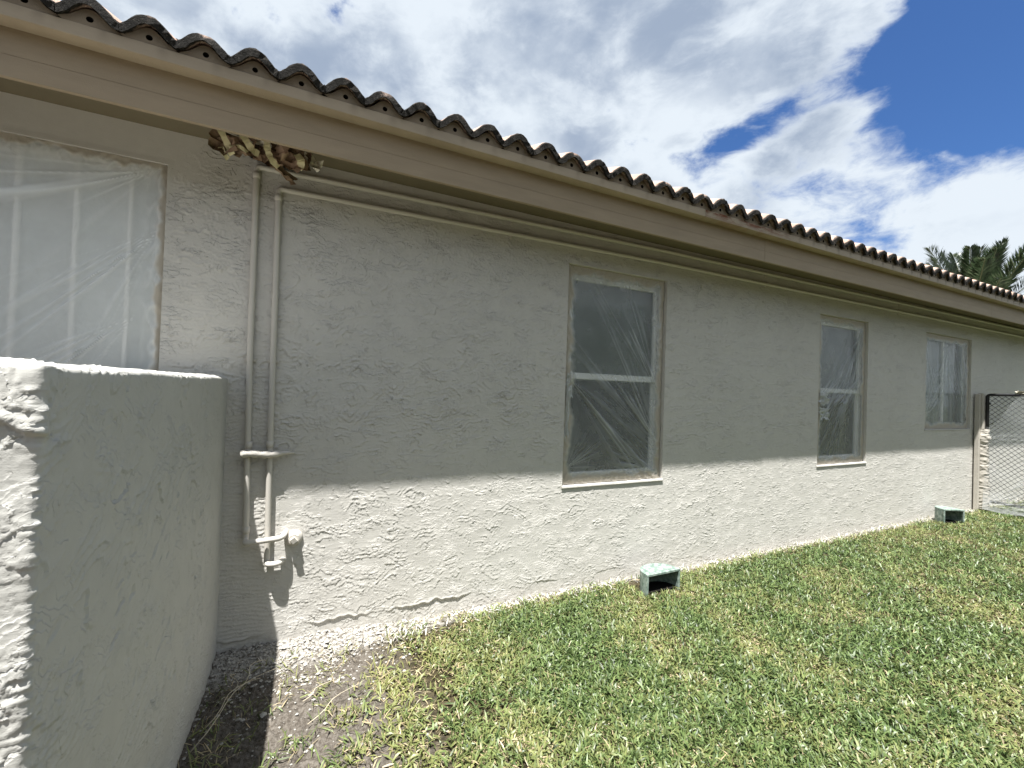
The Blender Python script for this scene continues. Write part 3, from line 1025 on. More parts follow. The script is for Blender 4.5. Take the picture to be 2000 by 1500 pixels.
# ---------------------------------------------------------------- masking film on the windows
def film(name, a, b, c, e, label, anchors, mat=M_film, nx=170, nz=280, ybase=.022, seed=0, border=.05, slack=.010, wmap=None, group=None):
    x = np.linspace(a + .002, b - .002, nx); z = np.linspace(c + .006, e - .002, nz)
    XX, ZZ = np.meshgrid(x, z, indexing='ij')
    u = (XX - a) / (b - a); v = (ZZ - c) / (e - c)
    y = ybase + .006 * pn(XX * 3, ZZ * 2.2, seed + 600)
    fold = np.zeros_like(XX)
    for (au, av, th, spread, K, amp, reach) in anchors:
        dx = XX - (a + au * (b - a)); dz = ZZ - (c + av * (e - c))
        r = np.hypot(dx, dz) + 1e-4
        an = np.arctan2(dz, dx) - math.radians(th)
        an = (an + np.pi) % (2 * np.pi) - np.pi
        win_ = np.exp(-(an / math.radians(spread)) ** 2) * np.exp(-(r / reach) ** 2) * sstep(0, .02, r)
        k = pn(an * K + 3.3 * seed, r * .7, seed + 610 + int(au * 7)) + .5 * pn(an * K * 1.9, r * 1.1, seed + 620 + int(av * 9))
        ridge = np.clip(1 - np.abs(k) * 3.2, 0, 1) ** 1.4
        y -= amp * win_ * ridge * np.minimum(r / .12, 1.3)
        fold = np.maximum(fold, win_ * ridge)
    # border: gathered against the reveals and painted over
    dl, dr, db, dt = XX - a, b - XX, ZZ - c, e - ZZ
    d_ = np.minimum(np.minimum(dl, dr), np.minimum(db, dt))
    wob = .03 * pn(XX * 7, ZZ * 7, seed + 640) + .012 * pn(XX * 25, ZZ * 25, seed + 641)
    tape = sstep(border, border * .35, d_ + wob)
    cr = np.clip(1 - 3 * np.abs(pn(np.where(np.minimum(dl, dr) < np.minimum(db, dt), ZZ * 9, XX * 26), d_ * 25, seed + 650)), 0, 1)
    near = sstep(.10, .02, d_)
    y -= near * cr * .006
    fold = np.maximum(fold, near * cr * .5)
    y += sstep(.02, 0, dl) * .012 + sstep(.02, 0, dr) * .012
    y -= sstep(.015, 0, db) * .004
    o = mk(name, np.stack([XX, y, ZZ], -1), grid_faces(nx, nz), mat, smooth=True, attrs={'fold': fold.ravel() ** 1.2, 'tape': tape.ravel()})
    tag(o, label, 'plastic film', group or 'masking films taped over the windows')
    return o


film('plastic_film', *OPEN[0], 'milky plastic sheet taped over the wide ribbed window behind the foreground wall',
     [(.98, .97, 205, 20, 5, .004, 1.2), (.99, .75, 232, 16, 9, .007, .7), (.96, .42, 225, 14, 10, .008, .5)], M_film_milky, nx=330, nz=170, seed=1, border=.035, ybase=.008)
film('plastic_film', *OPEN[1], 'clear plastic film with diagonal folds over the tall sash window nearest the pipes',
     [(.04, .49, -44, 11, 11, .012, 1.1), (.97, .17, 130, 17, 11, .011, .8), (.97, .42, 122, 12, 12, .007, .8), (.05, .08, 35, 40, 7, .007, .22), (.95, .04, 165, 30, 8, .008, .35)], seed=2, border=.090)
film('plastic_film', *OPEN[2], 'wrinkled plastic film bunched at mid height over the second tall sash window',
     [(.95, .97, 240, 14, 10, .014, 1.3), (.03, .42, 30, 24, 8, .012, .4), (.92, .62, 225, 14, 9, .012, .7), (.05, .28, 42, 18, 9, .010, .6)], nx=130, nz=240, seed=5, border=.09)
film('plastic_film', *OPEN[3], 'plastic film over the shorter square window farthest along the wall, near the gate',
     [(.05, .12, 55, 30, 12, .008, .7), (.95, .1, 110, 24, 10, .008, .8), (.5, .98, -95, 24, 10, .007, .9), (.03, .9, -70, 14, 10, .006, .8)], nx=110, nz=120, seed=8, border=.10)
# torn bunch of film with a twisted corner at the left edge of the near window
def crumple(name, centre, size, seed, mat, parent=None, n=26):
    u = np.linspace(0, 1, n); A, B = np.meshgrid(u, u, indexing='ij')
    j = np.stack([(A - .5) * size[0] * (1 + .25 * pn(B * 3, A * 2, seed)), size[1] * (pn(A * 3.1, B * 3.3, seed + 1) + .6 * np.abs(pn(A * 7, B * 7, seed + 2)) - .35 * ((A - .5) ** 2 + (B - .5) ** 2) * 4),
                  (B - .5) * size[2] * (1 + .3 * pn(A * 3, B * 2, seed + 3))], -1)
    j[..., 0] += size[0] * .10 * pn(B * 6, A * 6, seed + 4); j[..., 2] += size[2] * .10 * pn(A * 6, B * 6, seed + 5)
    V = j.reshape(-1, 3) + np.array(centre)
    return mk(name, V, grid_faces(n, n), mat, parent, smooth=False, attrs={'fold': np.full(n * n, .6), 'tape': np.full(n * n, .15)})


films = [o for o in bpy.data.objects if o.name.startswith('plastic_film')]
for nm, cc, sz, sd, par in (('bunched_fold', (1.585, .012, 1.40), (.05, .020, .16), 861, films[1]), ('bunched_fold', (1.575, .014, 1.20), (.035, .016, .30), 862, films[1]),
                            ('bunched_fold', (4.53, .010, 1.37), (.15, .030, .13), 863, films[2]), ('bunched_fold', (4.56, .012, 1.22), (.16, .022, .12), 864, films[2])):
    crumple(nm, cc, sz, sd, M_film, par, 22)

# ---------------------------------------------------------------- pipes
def pipe(name, pts, r, label, rings, straps):
    base = empty(name, pts[0])
    inv = Matrix.Translation(-Vector(pts[0]))
    tag(base, label, 'pipe', 'painted pipes running along the house wall')
    def add(o):
        o.parent = base; o.matrix_parent_inverse = inv
        return o
    add(MB().tube(bend(pts, .022), r, 14).build('tube', M_pipe, None, True))
    for c_, dirv in rings:
        c_ = Vector(c_); dv = Vector(dirv).normalized()
        add(MB().tube([c_ - dv * .016, c_ - dv * .015, c_ + dv * .015, c_ + dv * .016], r, 14, rad=[r * 1.02, r * 1.2, r * 1.2, r * 1.02]).build('coupling', M_pipe, None, True))
    for c_, vert in straps:
        x, z = c_
        y_ = pts[1][1] if len(pts) > 1 else -.03
        if vert:
            mbs = MB().box(x - .026, x + .026, -.012, -.004, z - .007, z + .007, .001)
            mbs.tube([(x, y_, z - .006), (x, y_, z + .006)], r * 1.12, 14)
        else:
            mbs = MB().box(x - .008, x + .008, -.012, -.003, z - .030, z + .026, .001)
            mbs.tube([(x - .007, y_, z), (x + .007, y_, z)], r * 1.12, 14)
            mbs.tube([(x, -.012, z - .022), (x, -.018, z - .022)], .004, 8)
        add(mbs.build('strap', M_pipe, None, False))
    return base


yA, yB = -.020, -.020
RP = .0135
# points are listed from the high run down to the bottom elbow
pipe('water_pipe', [(11.6, yA, 2.484), (2.42, yA, 2.455), (-.303, yA, 2.418), (-.300, yA, 1.5), (-.292, yA, 1.0), (-.284, yA, .566), (-.284, -.058, .562), (-.125, -.058, .570), (-.108, .002, .585)], RP,
     'longer painted pipe with its upper run just under the eave, left of its twin', [((-.303, yA, 2.375), (0, 0, 1)), ((-.288, yA, 1.035), (0, 0, 1)), ((-.284, yA, .615), (0, 0, 1))],
     [((-.299, 1.455), True), ((1.10, 2.437), False), ((3.6, 2.459), False), ((5.9, 2.466), False)])
pipe('water_pipe', [(11.6, yB, 2.385), (2.42, yB, 2.362), (-.205, yB, 2.330), (-.200, yB, 1.5), (-.196, yB, 1.0), (-.190, yB, .452), (-.184, -.045, .440), (-.135, -.050, .440), (-.118, .0, .440)], RP,
     'second painted pipe whose run lies lower under the eave, ending in the lowest elbow', [((-.205, yB, 2.285), (0, 0, 1)), ((-.197, yB, 1.035), (0, 0, 1)), ((5.0, yB, 2.3684), (1, 0, 0.002))],
     [((-.200, 1.455), True), ((1.10, 2.346), False), ((3.6, 2.365), False), ((5.9, 2.372), False)])
# painted-over wrap crossing both pipes
n_ = 26
V = []; Fc = []
for i in range(n_):
    s = i / (n_ - 1)
    x = -.318 + .235 * s
    hgt = .017 * (1 - .75 * max(0, (s - .55) / .45) ** 1.3) * (1 + .12 * math.sin(s * 31))
    dep = .020 * (1 - .5 * s)
    zc_ = .992 - .004 * s + .003 * math.sin(s * 9)
    yc_ = -.043 + .025 * max(0, (s - .6) / .4)
    for k in range(10):
        th = 2 * math.pi * k / 10
        w_ = 1 + .15 * math.sin(k * 2.3 + s * 40)
        V.append((x, yc_ + dep * math.cos(th) * w_ * .8, zc_ + hgt * math.sin(th) * w_))
for i in range(n_ - 1):
    for k in range(10):
        Fc.append((i * 10 + k, i * 10 + (k + 1) % 10, (i + 1) * 10 + (k + 1) % 10, (i + 1) * 10 + k))
Fc.append(tuple(range(10))[::-1]); Fc.append(tuple((n_ - 1) * 10 + k for k in range(10)))
tag(mk('pipe_wrap', V, Fc, M_pipe, smooth=True), 'painted-over twisted wrap tied across the two vertical pipes above the shadow line', 'strap')

# capped hose outlet
ho = tag(empty('hose_outlet', (-.072, 0, .548)), 'painted round outlet with a square plug beside the pipe elbows', 'outlet')
def hadd(mbx, nm, sm=False):
    o = mbx.build(nm, M_pipe, None, sm); o.parent = ho; o.matrix_parent_inverse = Matrix.Translation((.072, 0, -.548)); return o
c0 = Vector((-.072, 0, .548))
hadd(MB().tube([c0 + Vector((0, .003, 0)), c0 + Vector((0, -.010, 0)), c0 + Vector((0, -.016, 0))], .038, 24, rad=[.042, .040, .030]), 'flange', True)
hadd(MB().tube([c0 + Vector((0, -.014, 0)), c0 + Vector((0, -.034, 0))], .026, 8), 'hex_collar')
hadd(MB().tube([c0 + Vector((0, -.032, 0)), c0 + Vector((0, -.050, -.002))], .018, 4), 'square_plug')

# ---------------------------------------------------------------- paper wrapped light under the eave
pw = tag(empty('wrapped_light', (-.25, 0, 2.45)), 'wall fixture wrapped in brown paper and masking tape under the eave', 'wrapped fixture')
pinv = Matrix.Translation((.25, 0, -2.43))
def padd(o):
    o.parent = pw; o.matrix_parent_inverse = pinv; return o


def lump(name, c, s, seed, mat, amp=.35):
    nu, nv = 22, 14
    th = np.linspace(0, 2 * np.pi, nu); ph = np.linspace(-np.pi / 2, np.pi / 2, nv)
    T, Pp = np.meshgrid(th, ph, indexing='ij')
    d3 = np.stack([np.cos(T) * np.cos(Pp), np.sin(T) * np.cos(Pp), np.sin(Pp)], -1)
    q = np.abs(pn(d3[..., 0] * 2.6 + d3[..., 2], d3[..., 1] * 2.6 - d3[..., 2] * 1.7, seed)) + .5 * np.abs(pn(d3[..., 0] * 6 + 2 * d3[..., 2], d3[..., 1] * 6 + 3 * d3[..., 2], seed + 1))
    r = 1 - amp + amp * 1.6 * q
    V = (d3 * r[..., None]) * np.array(s) + np.array(c)
    return mk(name, V, grid_faces(nu, nv), mat, smooth=False)


padd(lump('dark_gap_core', (-.25, -.09, 2.445), (.15, .075, .045), 700, M_hole, .3))  # black lump paints the shade in gaps between the sheets
rs_ = random.Random(12)
for k, (x_, y_, z_, w_, h_, mt_) in enumerate([(-.395, -.15, 2.430, .10, .085, M_kraft), (-.335, -.185, 2.425, .11, .075, M_kraft2), (-.275, -.17, 2.405, .13, .060, M_kraft), (-.300, -.19, 2.462, .15, .040, M_wpaper),
                                               (-.215, -.185, 2.420, .12, .085, M_kraft2), (-.165, -.16, 2.455, .12, .060, M_kraft), (-.135, -.19, 2.395, .11, .090, M_kraft2), (-.095, -.17, 2.420, .09, .075, M_kraft),
                                               (-.055, -.17, 2.415, .07, .055, M_wpaper), (-.200, -.12, 2.380, .14, .035, M_kraft)]):
    o = crumple('paper', (0, 0, 0), (w_, .030, h_), 900 + k * 7, mt_, None, 7)
    padd(o)
    o.matrix_parent_inverse = pinv
    o.location = (x_ * 1.04, y_, z_ - .010)
    o.scale = (1.2, 1.2, 1.25)
    o.rotation_euler = (rs_.uniform(-.5, .5), rs_.uniform(-.5, .5), rs_.uniform(-.6, .6))


def ribbon(pts, w0, seed):
    pts = [Vector(p) for p in bend(pts, .03, 4)]
    V = []; n_ = len(pts)
    for i, p_ in enumerate(pts):
        t_ = (pts[min(i + 1, n_ - 1)] - pts[max(0, i - 1)]).normalized()
        s_ = t_.cross(Vector((0, -1, 0.15))).normalized()
        ww = w0 * (1 + .12 * math.sin(i * 1.9 + seed))
        for a in (-.5, .5):
            V.append(p_ + s_ * ww * a + Vector((0, -.004 * math.sin(i * 1.3 + a * 3 + seed), 0)))
    return padd(mk('tape_strip', V, [(2 * i, 2 * i + 1, 2 * i + 3, 2 * i + 2) for i in range(n_ - 1)], M_tape, smooth=False))


ribbon([(-.452, -.20, 2.505), (-.425, -.215, 2.445), (-.395, -.19, 2.385), (-.385, -.16, 2.365)], .026, 1)
ribbon([(-.37, -.22, 2.50), (-.335, -.225, 2.43), (-.30, -.21, 2.385), (-.275, -.2, 2.378)], .030, 2)
ribbon([(-.245, -.22, 2.465), (-.242, -.225, 2.40), (-.225, -.215, 2.36), (-.195, -.20, 2.338)], .027, 3)
ribbon([(-.39, -.20, 2.375), (-.355, -.215, 2.392), (-.32, -.21, 2.370)], .016, 4)
ribbon([(-.12, -.22, 2.41), (-.095, -.235, 2.375), (-.11, -.20, 2.355)], .034, 5)
ribbon([(-.34, -.225, 2.475), (-.28, -.225, 2.462), (-.22, -.215, 2.445)], .018, 6)
ribbon([(-.43, -.16, 2.39), (-.42, -.15, 2.37), (-.405, -.13, 2.355)], .022, 7)

# ---------------------------------------------------------------- drain boxes at the foot of the wall
def drain(name, cx, cy, w_, h_, dp, rot, label):
    base = tag(empty(name, (cx, cy, 0.0)), label, 'drain box', 'green plastic drain boxes at the foot of the wall')
    base.rotation_euler.z = rot
    n = 18; th_ = .009
    def arc(wd, d, nn=n):
        return [(-wd / 2 * math.cos(math.pi * k / nn), d * math.sin(math.pi * k / nn) ** .75) for k in range(nn + 1)]
    o_ = arc(w_, dp); i_ = arc(w_ - 2 * th_, dp - th_)
    V = [(x, y, z) for z in (-.03, h_) for x, y in o_] + [(x, y, z) for z in (-.03, h_ - th_) for x, y in i_]
    m_ = n + 1
    Fc = []
    for k in range(n):
        Fc.append((k, k + 1, m_ + k + 1, m_ + k)); Fc.append((2 * m_ + k + 1, 2 * m_ + k, 3 * m_ + k, 3 * m_ + k + 1))
    a = mk('shell', V, Fc, M_green, base)
    V = [(x, y, h_) for x, y in o_] + [(x, y, h_ - th_) for x, y in i_]
    mk('lid', V, [tuple(range(m_)), tuple(range(2 * m_ - 1, m_ - 1, -1))], M_green, base)
    rim = MB()
    rim.box(-w_ / 2 - .004, -w_ / 2 + .012, -.012, .004, -.03, h_ - .012, .002)
    rim.box(w_ / 2 - .012, w_ / 2 + .004, -.012, .004, -.03, h_ - .012, .002)
    rim.box(-w_ / 2 - .004, w_ / 2 + .004, -.0125, .004, h_ - .012, h_ + .004, .002)
    rim.build('rim', M_green, base)
    mk('shade_floor', [(x, y, .004) for x, y in i_], [tuple(range(m_))], M_hole, base)  # near-black floor paints the shade inside the box
    return base


drain('drain_box', 2.222, -.262, .295, .130, .14, 0.0, 'pale green plastic drain box below the tall window nearest the pipes')
drain('drain_box', 6.665, -.225, .235, .150, .17, -0.42, 'pale green plastic drain box farther along the wall, near the gate')

# ---------------------------------------------------------------- gate and fence
GXp = 7.93
gt = tag(empty('gate', (GXp, -.1, 0)), 'black chain link gate standing out from the wall, draped in clear plastic', 'gate')
ginv = Matrix.Translation((-GXp, .1, 0))
def gadd(o):
    o.parent = gt; o.matrix_parent_inverse = ginv; return o
ya, yb, za, zb_ = -.105, -1.12, .12, 1.495
gadd(MB().tube(bend([(GXp, ya, za), (GXp, ya, zb_), (GXp, yb, zb_), (GXp, yb, za), (GXp, ya, za)], .03), .017, 10).build('frame', M_black, None, True))
mb = MB()
sp_ = .0585
L_ = (ya - yb); Hh = zb_ - za
k = -int(Hh / sp_)
for sgn in (1, -1):
    t0 = -Hh
    while t0 < L_:
        p0 = max(0, -t0); p1 = min(Hh, L_ - t0)
        if p1 > p0:
            pts = [(GXp + sgn * .0016, (yb + t0 + s_) if sgn > 0 else (ya - t0 - s_), za + s_) for s_ in (p0, p1)]
            mb.tube(pts, .0027, 4, cap=False)
        t0 += sp_
gadd(mb.build('chain_link_mesh', M_black, None, False, 'stuff'))
for z_ in (1.38, .35):
    gadd(MB().tube([(GXp, -.04, z_), (GXp, ya - .03, z_)], .012, 8).build('hinge', M_black, None, True))

post = tag(mk('gate_post', *(lambda mbx: (np.array(mbx.v), mbx.f))(MB().box(7.83, 7.872, -.065, -.015, -.02, 1.50, .006).box(7.874, 7.945, -.088, -.022, -.02, 1.515, .012)), M_post), 'beige painted post between the house wall and the chain link gate', 'post')
# bunched film round the lower post
nth, nz_ = 40, 130
th = np.linspace(0, 2 * np.pi, nth); zz = np.linspace(.02, 1.05, nz_)
T, Zz = np.meshgrid(th, zz, indexing='ij')
rr = .052 + .018 * sstep(.9, .1, Zz) + .006 * pn(T * 1.1, Zz * 26, 801) + .010 * np.clip(1 - 3 * np.abs(pn(T * .8, Zz * 22, 802)), 0, 1) + .016 * np.exp(-((Zz - .93) / .05) ** 2)
V = np.stack([7.915 + rr * np.cos(T) * .8, -.07 + rr * np.sin(T), Zz], -1)
tag(mk('post_wrap', V, grid_faces(nth, nz_), M_post, smooth=True), 'beige oversprayed film bunched around the lower half of the gate post', 'plastic wrap')
# drape hanging on the gate
ny_, nz_ = 110, 140
yy = np.linspace(-.10, -1.16, ny_); vv = np.linspace(0, 1, nz_)
A, B = np.meshgrid(yy, vv, indexing='ij')
top_z = 1.50 - .42 * sstep(-.42, -.12, A)
Zd = .02 + B * (top_z - .02) + .02 * pn(A * 5, B * 0, 820) * (1 - B)
xd = GXp - .035 - .02 * pn(A * 2.5, Zd * 2.5, 821) - .05 * (1 - B) ** 2
fold = np.zeros_like(A)
for (ay, az, th0, spd, K, am, rc_) in ((-.12, .08, 155, 30, 12, .02, .9), (-.12, .95, 190, 26, 10, .015, .6), (-.6, .1, 120, 40, 10, .015, .6), (-.5, 1.45, 230, 30, 9, .012, .7)):
    dy_ = A - ay; dz_ = Zd - az; r = np.hypot(dy_, dz_) + 1e-4
    an = np.arctan2(dz_, dy_) - math.radians(th0); an = (an + np.pi) % (2 * np.pi) - np.pi
    wn = np.exp(-(an / math.radians(spd)) ** 2) * np.exp(-(r / rc_) ** 2)
    rg = np.clip(1 - np.abs(pn(an * K, r * 1.5, int(830 + K))) * 4.5, 0, 1) ** 1.3
    xd -= am * wn * rg; fold = np.maximum(fold, wn * rg)
fold = np.maximum(fold, .55 * sstep(.34, .05, Zd)); fold = np.maximum(fold, .8 * sstep(.05, .03, Zd))
M_film_gate = film_mat('gate_film', 0.15, (0.78, 0.80, 0.80))
tag(mk('plastic_drape', np.stack([xd, A, Zd], -1), grid_faces(ny_, nz_), M_film_gate, smooth=True, attrs={'fold': fold.ravel(), 'tape': np.zeros(fold.size)}),
    'clear plastic drape hanging on the chain link gate down to the grass', 'plastic sheet')
o = crumple('crumpled_film', (GXp - .01, -.40, 1.522), (.06, .035, .05), 850, M_wpaper)
o.rotation_euler = (0, 0, 0)
for v_ in o.data.vertices:
    v_.co.x, v_.co.y = GXp + (v_.co.y + .40) * .8, -.40 + (v_.co.x - GXp) * 2.6
tag(o, 'crumpled white film taped on the top rail of the gate', 'crumpled film')

# fence line continuing past the gate
fn = tag(empty('chain_link_fence', (GXp, -1.2, 0)), 'black chain link fence panel continuing from the gate away from the house', 'fence')
finv = Matrix.Translation((-GXp, 1.2, 0))
def fadd(o):
    o.parent = fn; o.matrix_parent_inverse = finv; return o
for yp in (-1.2, -3.6):
    fadd(MB().tube([(GXp, yp, -.05), (GXp, yp, 1.52)], .026, 10).build('post', M_black, None, True))
fadd(MB().tube([(GXp, -1.2, 1.48), (GXp, -3.6, 1.48)], .018, 10).build('top_rail', M_black, None, True))
mb = MB(); L_ = 2.38; Hh = 1.36; ya2, yb2 = -1.21, -3.59
for sgn in (1, -1):
    t0 = -Hh
    while t0 < L_:
        p0 = max(0, -t0); p1 = min(Hh, L_ - t0)
        if p1 > p0:
            mb.tube([(GXp + sgn * .0016, (yb2 + t0 + s_) if sgn > 0 else (ya2 - t0 - s_), .1 + s_) for s_ in (p0, p1)], .0019, 4, cap=False)
        t0 += sp_
fadd(mb.build('chain_link_mesh', M_black, None, False, 'stuff'))

# ---------------------------------------------------------------- date palm beyond the end of the roof
def frond_mesh(L, seed, droop):
    r_ = random.Random(seed)
    V = []; Fc = []; col = []
    n = 46
    pts = []
    for i in range(n + 1):
        s = i / n
        pts.append(Vector((L * (s - .10 * droop * s * s), 0, -droop * L * s ** 2.2)))
    for i in range(n):
        w_ = .028 * (1 - s) + .008
        s = i / n
        w_ = .03 * (1 - s) + .006
        a, b = pts[i], pts[i + 1]
        k = len(V)
        V += [a + Vector((0, -w_, 0)), a + Vector((0, w_, 0)), b + Vector((0, w_ * .95, 0)), b + Vector((0, -w_ * .95, 0)), a + Vector((0, 0, -w_)), b + Vector((0, 0, -w_))]
        Fc += [(k, k + 1, k + 2, k + 3), (k, k + 3, k + 5, k + 4), (k + 1, k + 4, k + 5, k + 2)]
        col += [(.20, .20, .12)] * 6
        if s < .12:
            continue
        for q in range(3):
            for sd in (-1, 1):
                s2 = s + (q / 3) / n
                base = pts[i].lerp(pts[i + 1], q / 3)
                ll = L * .155 * (math.sin(min(1, (s2 - .08) / .92 * 1.02) * math.pi) ** .45 + .25) * r_.uniform(.85, 1.1)
                tdir = (pts[i + 1] - pts[i]).normalized()
                lift = r_.choice((.15, .45, .7)) * r_.uniform(.7, 1.2)
                dr = (tdir * (.75 + .5 * s2) + Vector((0, sd, 0)) * (1.0 - .35 * s2) + Vector((0, 0, lift))).normalized()
                side = dr.cross(Vector((0, 0, 1))).normalized() * .014 + Vector((0, 0, .008))
                mid = base + dr * ll * .5; tip = base + dr * ll + Vector((0, 0, -.10 * ll))
                k = len(V)
                V += [base, mid + side, tip, mid - side]
                Fc += [(k, k + 1, k + 2, k + 3)]
                g = r_.uniform(.75, 1.25)
                cc = (.034 * g, .052 * g, .024 * g) if r_.random() < .82 else (.085 * g, .10 * g, .055 * g)
                col += [cc] * 4
    me = setmesh(bpy.data.meshes.new('frond'), [tuple(v) for v in V], Fc, False)
    at = me.attributes.new('col', 'FLOAT_COLOR', 'POINT')
    at.data.foreach_set('color', np.array([c + (1,) for c in col], np.float32).ravel())
    me.materials.append(M_palm)
    return me


m = bpy.data.materials.new('palm_leaf'); m.use_nodes = True
t = NT(m.node_tree)
o_ = t.n('ShaderNodeOutputMaterial')
p = t.n('ShaderNodeBsdfPrincipled'); tl = t.n('ShaderNodeBsdfTranslucent')
col = t.attr('col', 'Color')
t.put(p.inputs['Base Color'], col); t.put(tl.inputs['Color'], t.vmath('SCALE', col, 1.5))
p.inputs['Roughness'].default_value = 0.35; p.inputs['Specular IOR Level'].default_value = 0.5
mx = t.n('ShaderNodeMixShader'); mx.inputs[0].default_value = 0.3
t.link(p.outputs[0], mx.inputs[1]); t.link(tl.outputs[0], mx.inputs[2]); t.link(mx.outputs[0], o_.inputs[0])
M_palm = m
M_trunk = paint('palm_trunk', (0.16, 0.13, 0.10), 0.95, 0.1, 0.3, 0.8, 3)

PC = Vector((18.4, 3.35, 3.75))
palm = tag(empty('palm_tree', (PC.x, PC.y, 0)), 'date palm crown rising beyond the far end of the tiled roof', 'palm tree')
mb = MB()
pts = [(0, 0, -.1 + PC.z * k / 14) for k in range(15)]
mb.tube(pts, .3, 16, rad=[.34 - .05 * k / 14 + (.03 if k % 2 else 0) for k in range(15)])
mb.build('trunk', M_trunk, palm, False)
fm = [frond_mesh(2.7, 40 + k, dr) for k, dr in enumerate((.08, .16, .28, .42, .6))]
rp = random.Random(3)
nf = 64
for k in range(nf):
    lay = k / nf
    az = k * 2.39996 + rp.uniform(-.1, .1)
    el = math.radians(86 - 92 * lay ** .95 + rp.uniform(-5, 5))
    me = fm[min(4, int(lay * 4 + rp.random()))]
    o = bpy.data.objects.new('frond', me); C.objects.link(o); o.parent = palm
    o.location = (.1 * math.cos(az), .1 * math.sin(az), PC.z - .1)
    o.rotation_euler = (0, 0, 0)
    o.rotation_mode = 'QUATERNION'
    o.rotation_quaternion = (Matrix.Rotation(az, 4, 'Z') @ Matrix.Rotation(-el, 4, 'Y') @ Matrix.Rotation(rp.uniform(-.5, .5), 4, 'X')).to_quaternion()
    s_ = rp.uniform(.9, 1.08)
    o.scale = (s_, s_, s_)

# ---------------------------------------------------------------- tall clipped hedge set out of view to block the low sky
r = np.random.default_rng(77)
def hedge_surface(n):
    x = r.uniform(-16, 18, n); s_ = r.uniform(0, 1, n)
    hgt = 4.0 + .25 * pn(x * .8, x * 0, 990)
    side_ = s_ < .82
    z = np.where(side_, r.uniform(0, 1, n) * hgt, hgt)
    y = np.where(side_, -7.9 + .0 * x, -7.9 - r.uniform(0, 1.6, n))
    y = y + .16 * pn(x * 1.3, z * 1.3, 991) + .05 * r.normal(size=n); z = z + .05 * r.normal(size=n)
    return x, y, z
gxx, gzz = np.meshgrid(np.linspace(-16, 18, 90), np.linspace(-.1, 3.85, 14), indexing='ij')
Vh = np.stack([gxx, -8.15 + .16 * pn(gxx * 1.3, gzz * 1.3, 991), gzz], -1)
Vh2 = Vh.copy(); Vh2[..., 1] -= 1.2
Fh = grid_faces(90, 14); nH = 90 * 14
idx = np.arange(nH).reshape(90, 14)[:, -1]
cap = np.stack([idx[:-1], idx[1:], idx[1:] + nH, idx[:-1] + nH], 1)
x, y, z = hedge_surface(26000)
n = len(x)
a1 = r.normal(size=(n, 3)); a1 /= np.linalg.norm(a1, axis=1)[:, None]
a2 = np.cross(a1, r.normal(size=(n, 3))); a2 /= np.linalg.norm(a2, axis=1)[:, None]
sz = r.uniform(.05, .10, n)[:, None]
P0 = np.stack([x, y, z], 1)
LV = np.stack([P0 - a1 * sz, P0 + a2 * sz * .45, P0 + a1 * sz, P0 - a2 * sz * .45], 1).reshape(-1, 3)
LF = np.arange(4 * n).reshape(n, 4) + 2 * nH
gcol = np.concatenate([np.tile([.016, .024, .008], (2 * nH, 1)), np.repeat(np.array([[.035, .060, .016]]) * r.uniform(.6, 1.5, (n, 1)), 4, axis=0)])
hd = mk('sky_block_hedge', np.concatenate([Vh.reshape(-1, 3), Vh2.reshape(-1, 3), LV]), np.concatenate([Fh, Fh + nH, cap, LF]), M_grass, attrs={'col': gcol}, kind='stuff')
tag(hd, 'tall clipped green hedge added out of view to darken the shade under the eave', 'sky_block_hedge')

# ---------------------------------------------------------------- grass
def lawn_left(y):
    return .30 + .12 * pn(np.asarray(y) * 5, 0, 950) - .25 * sstep(-.66, -.9, y)


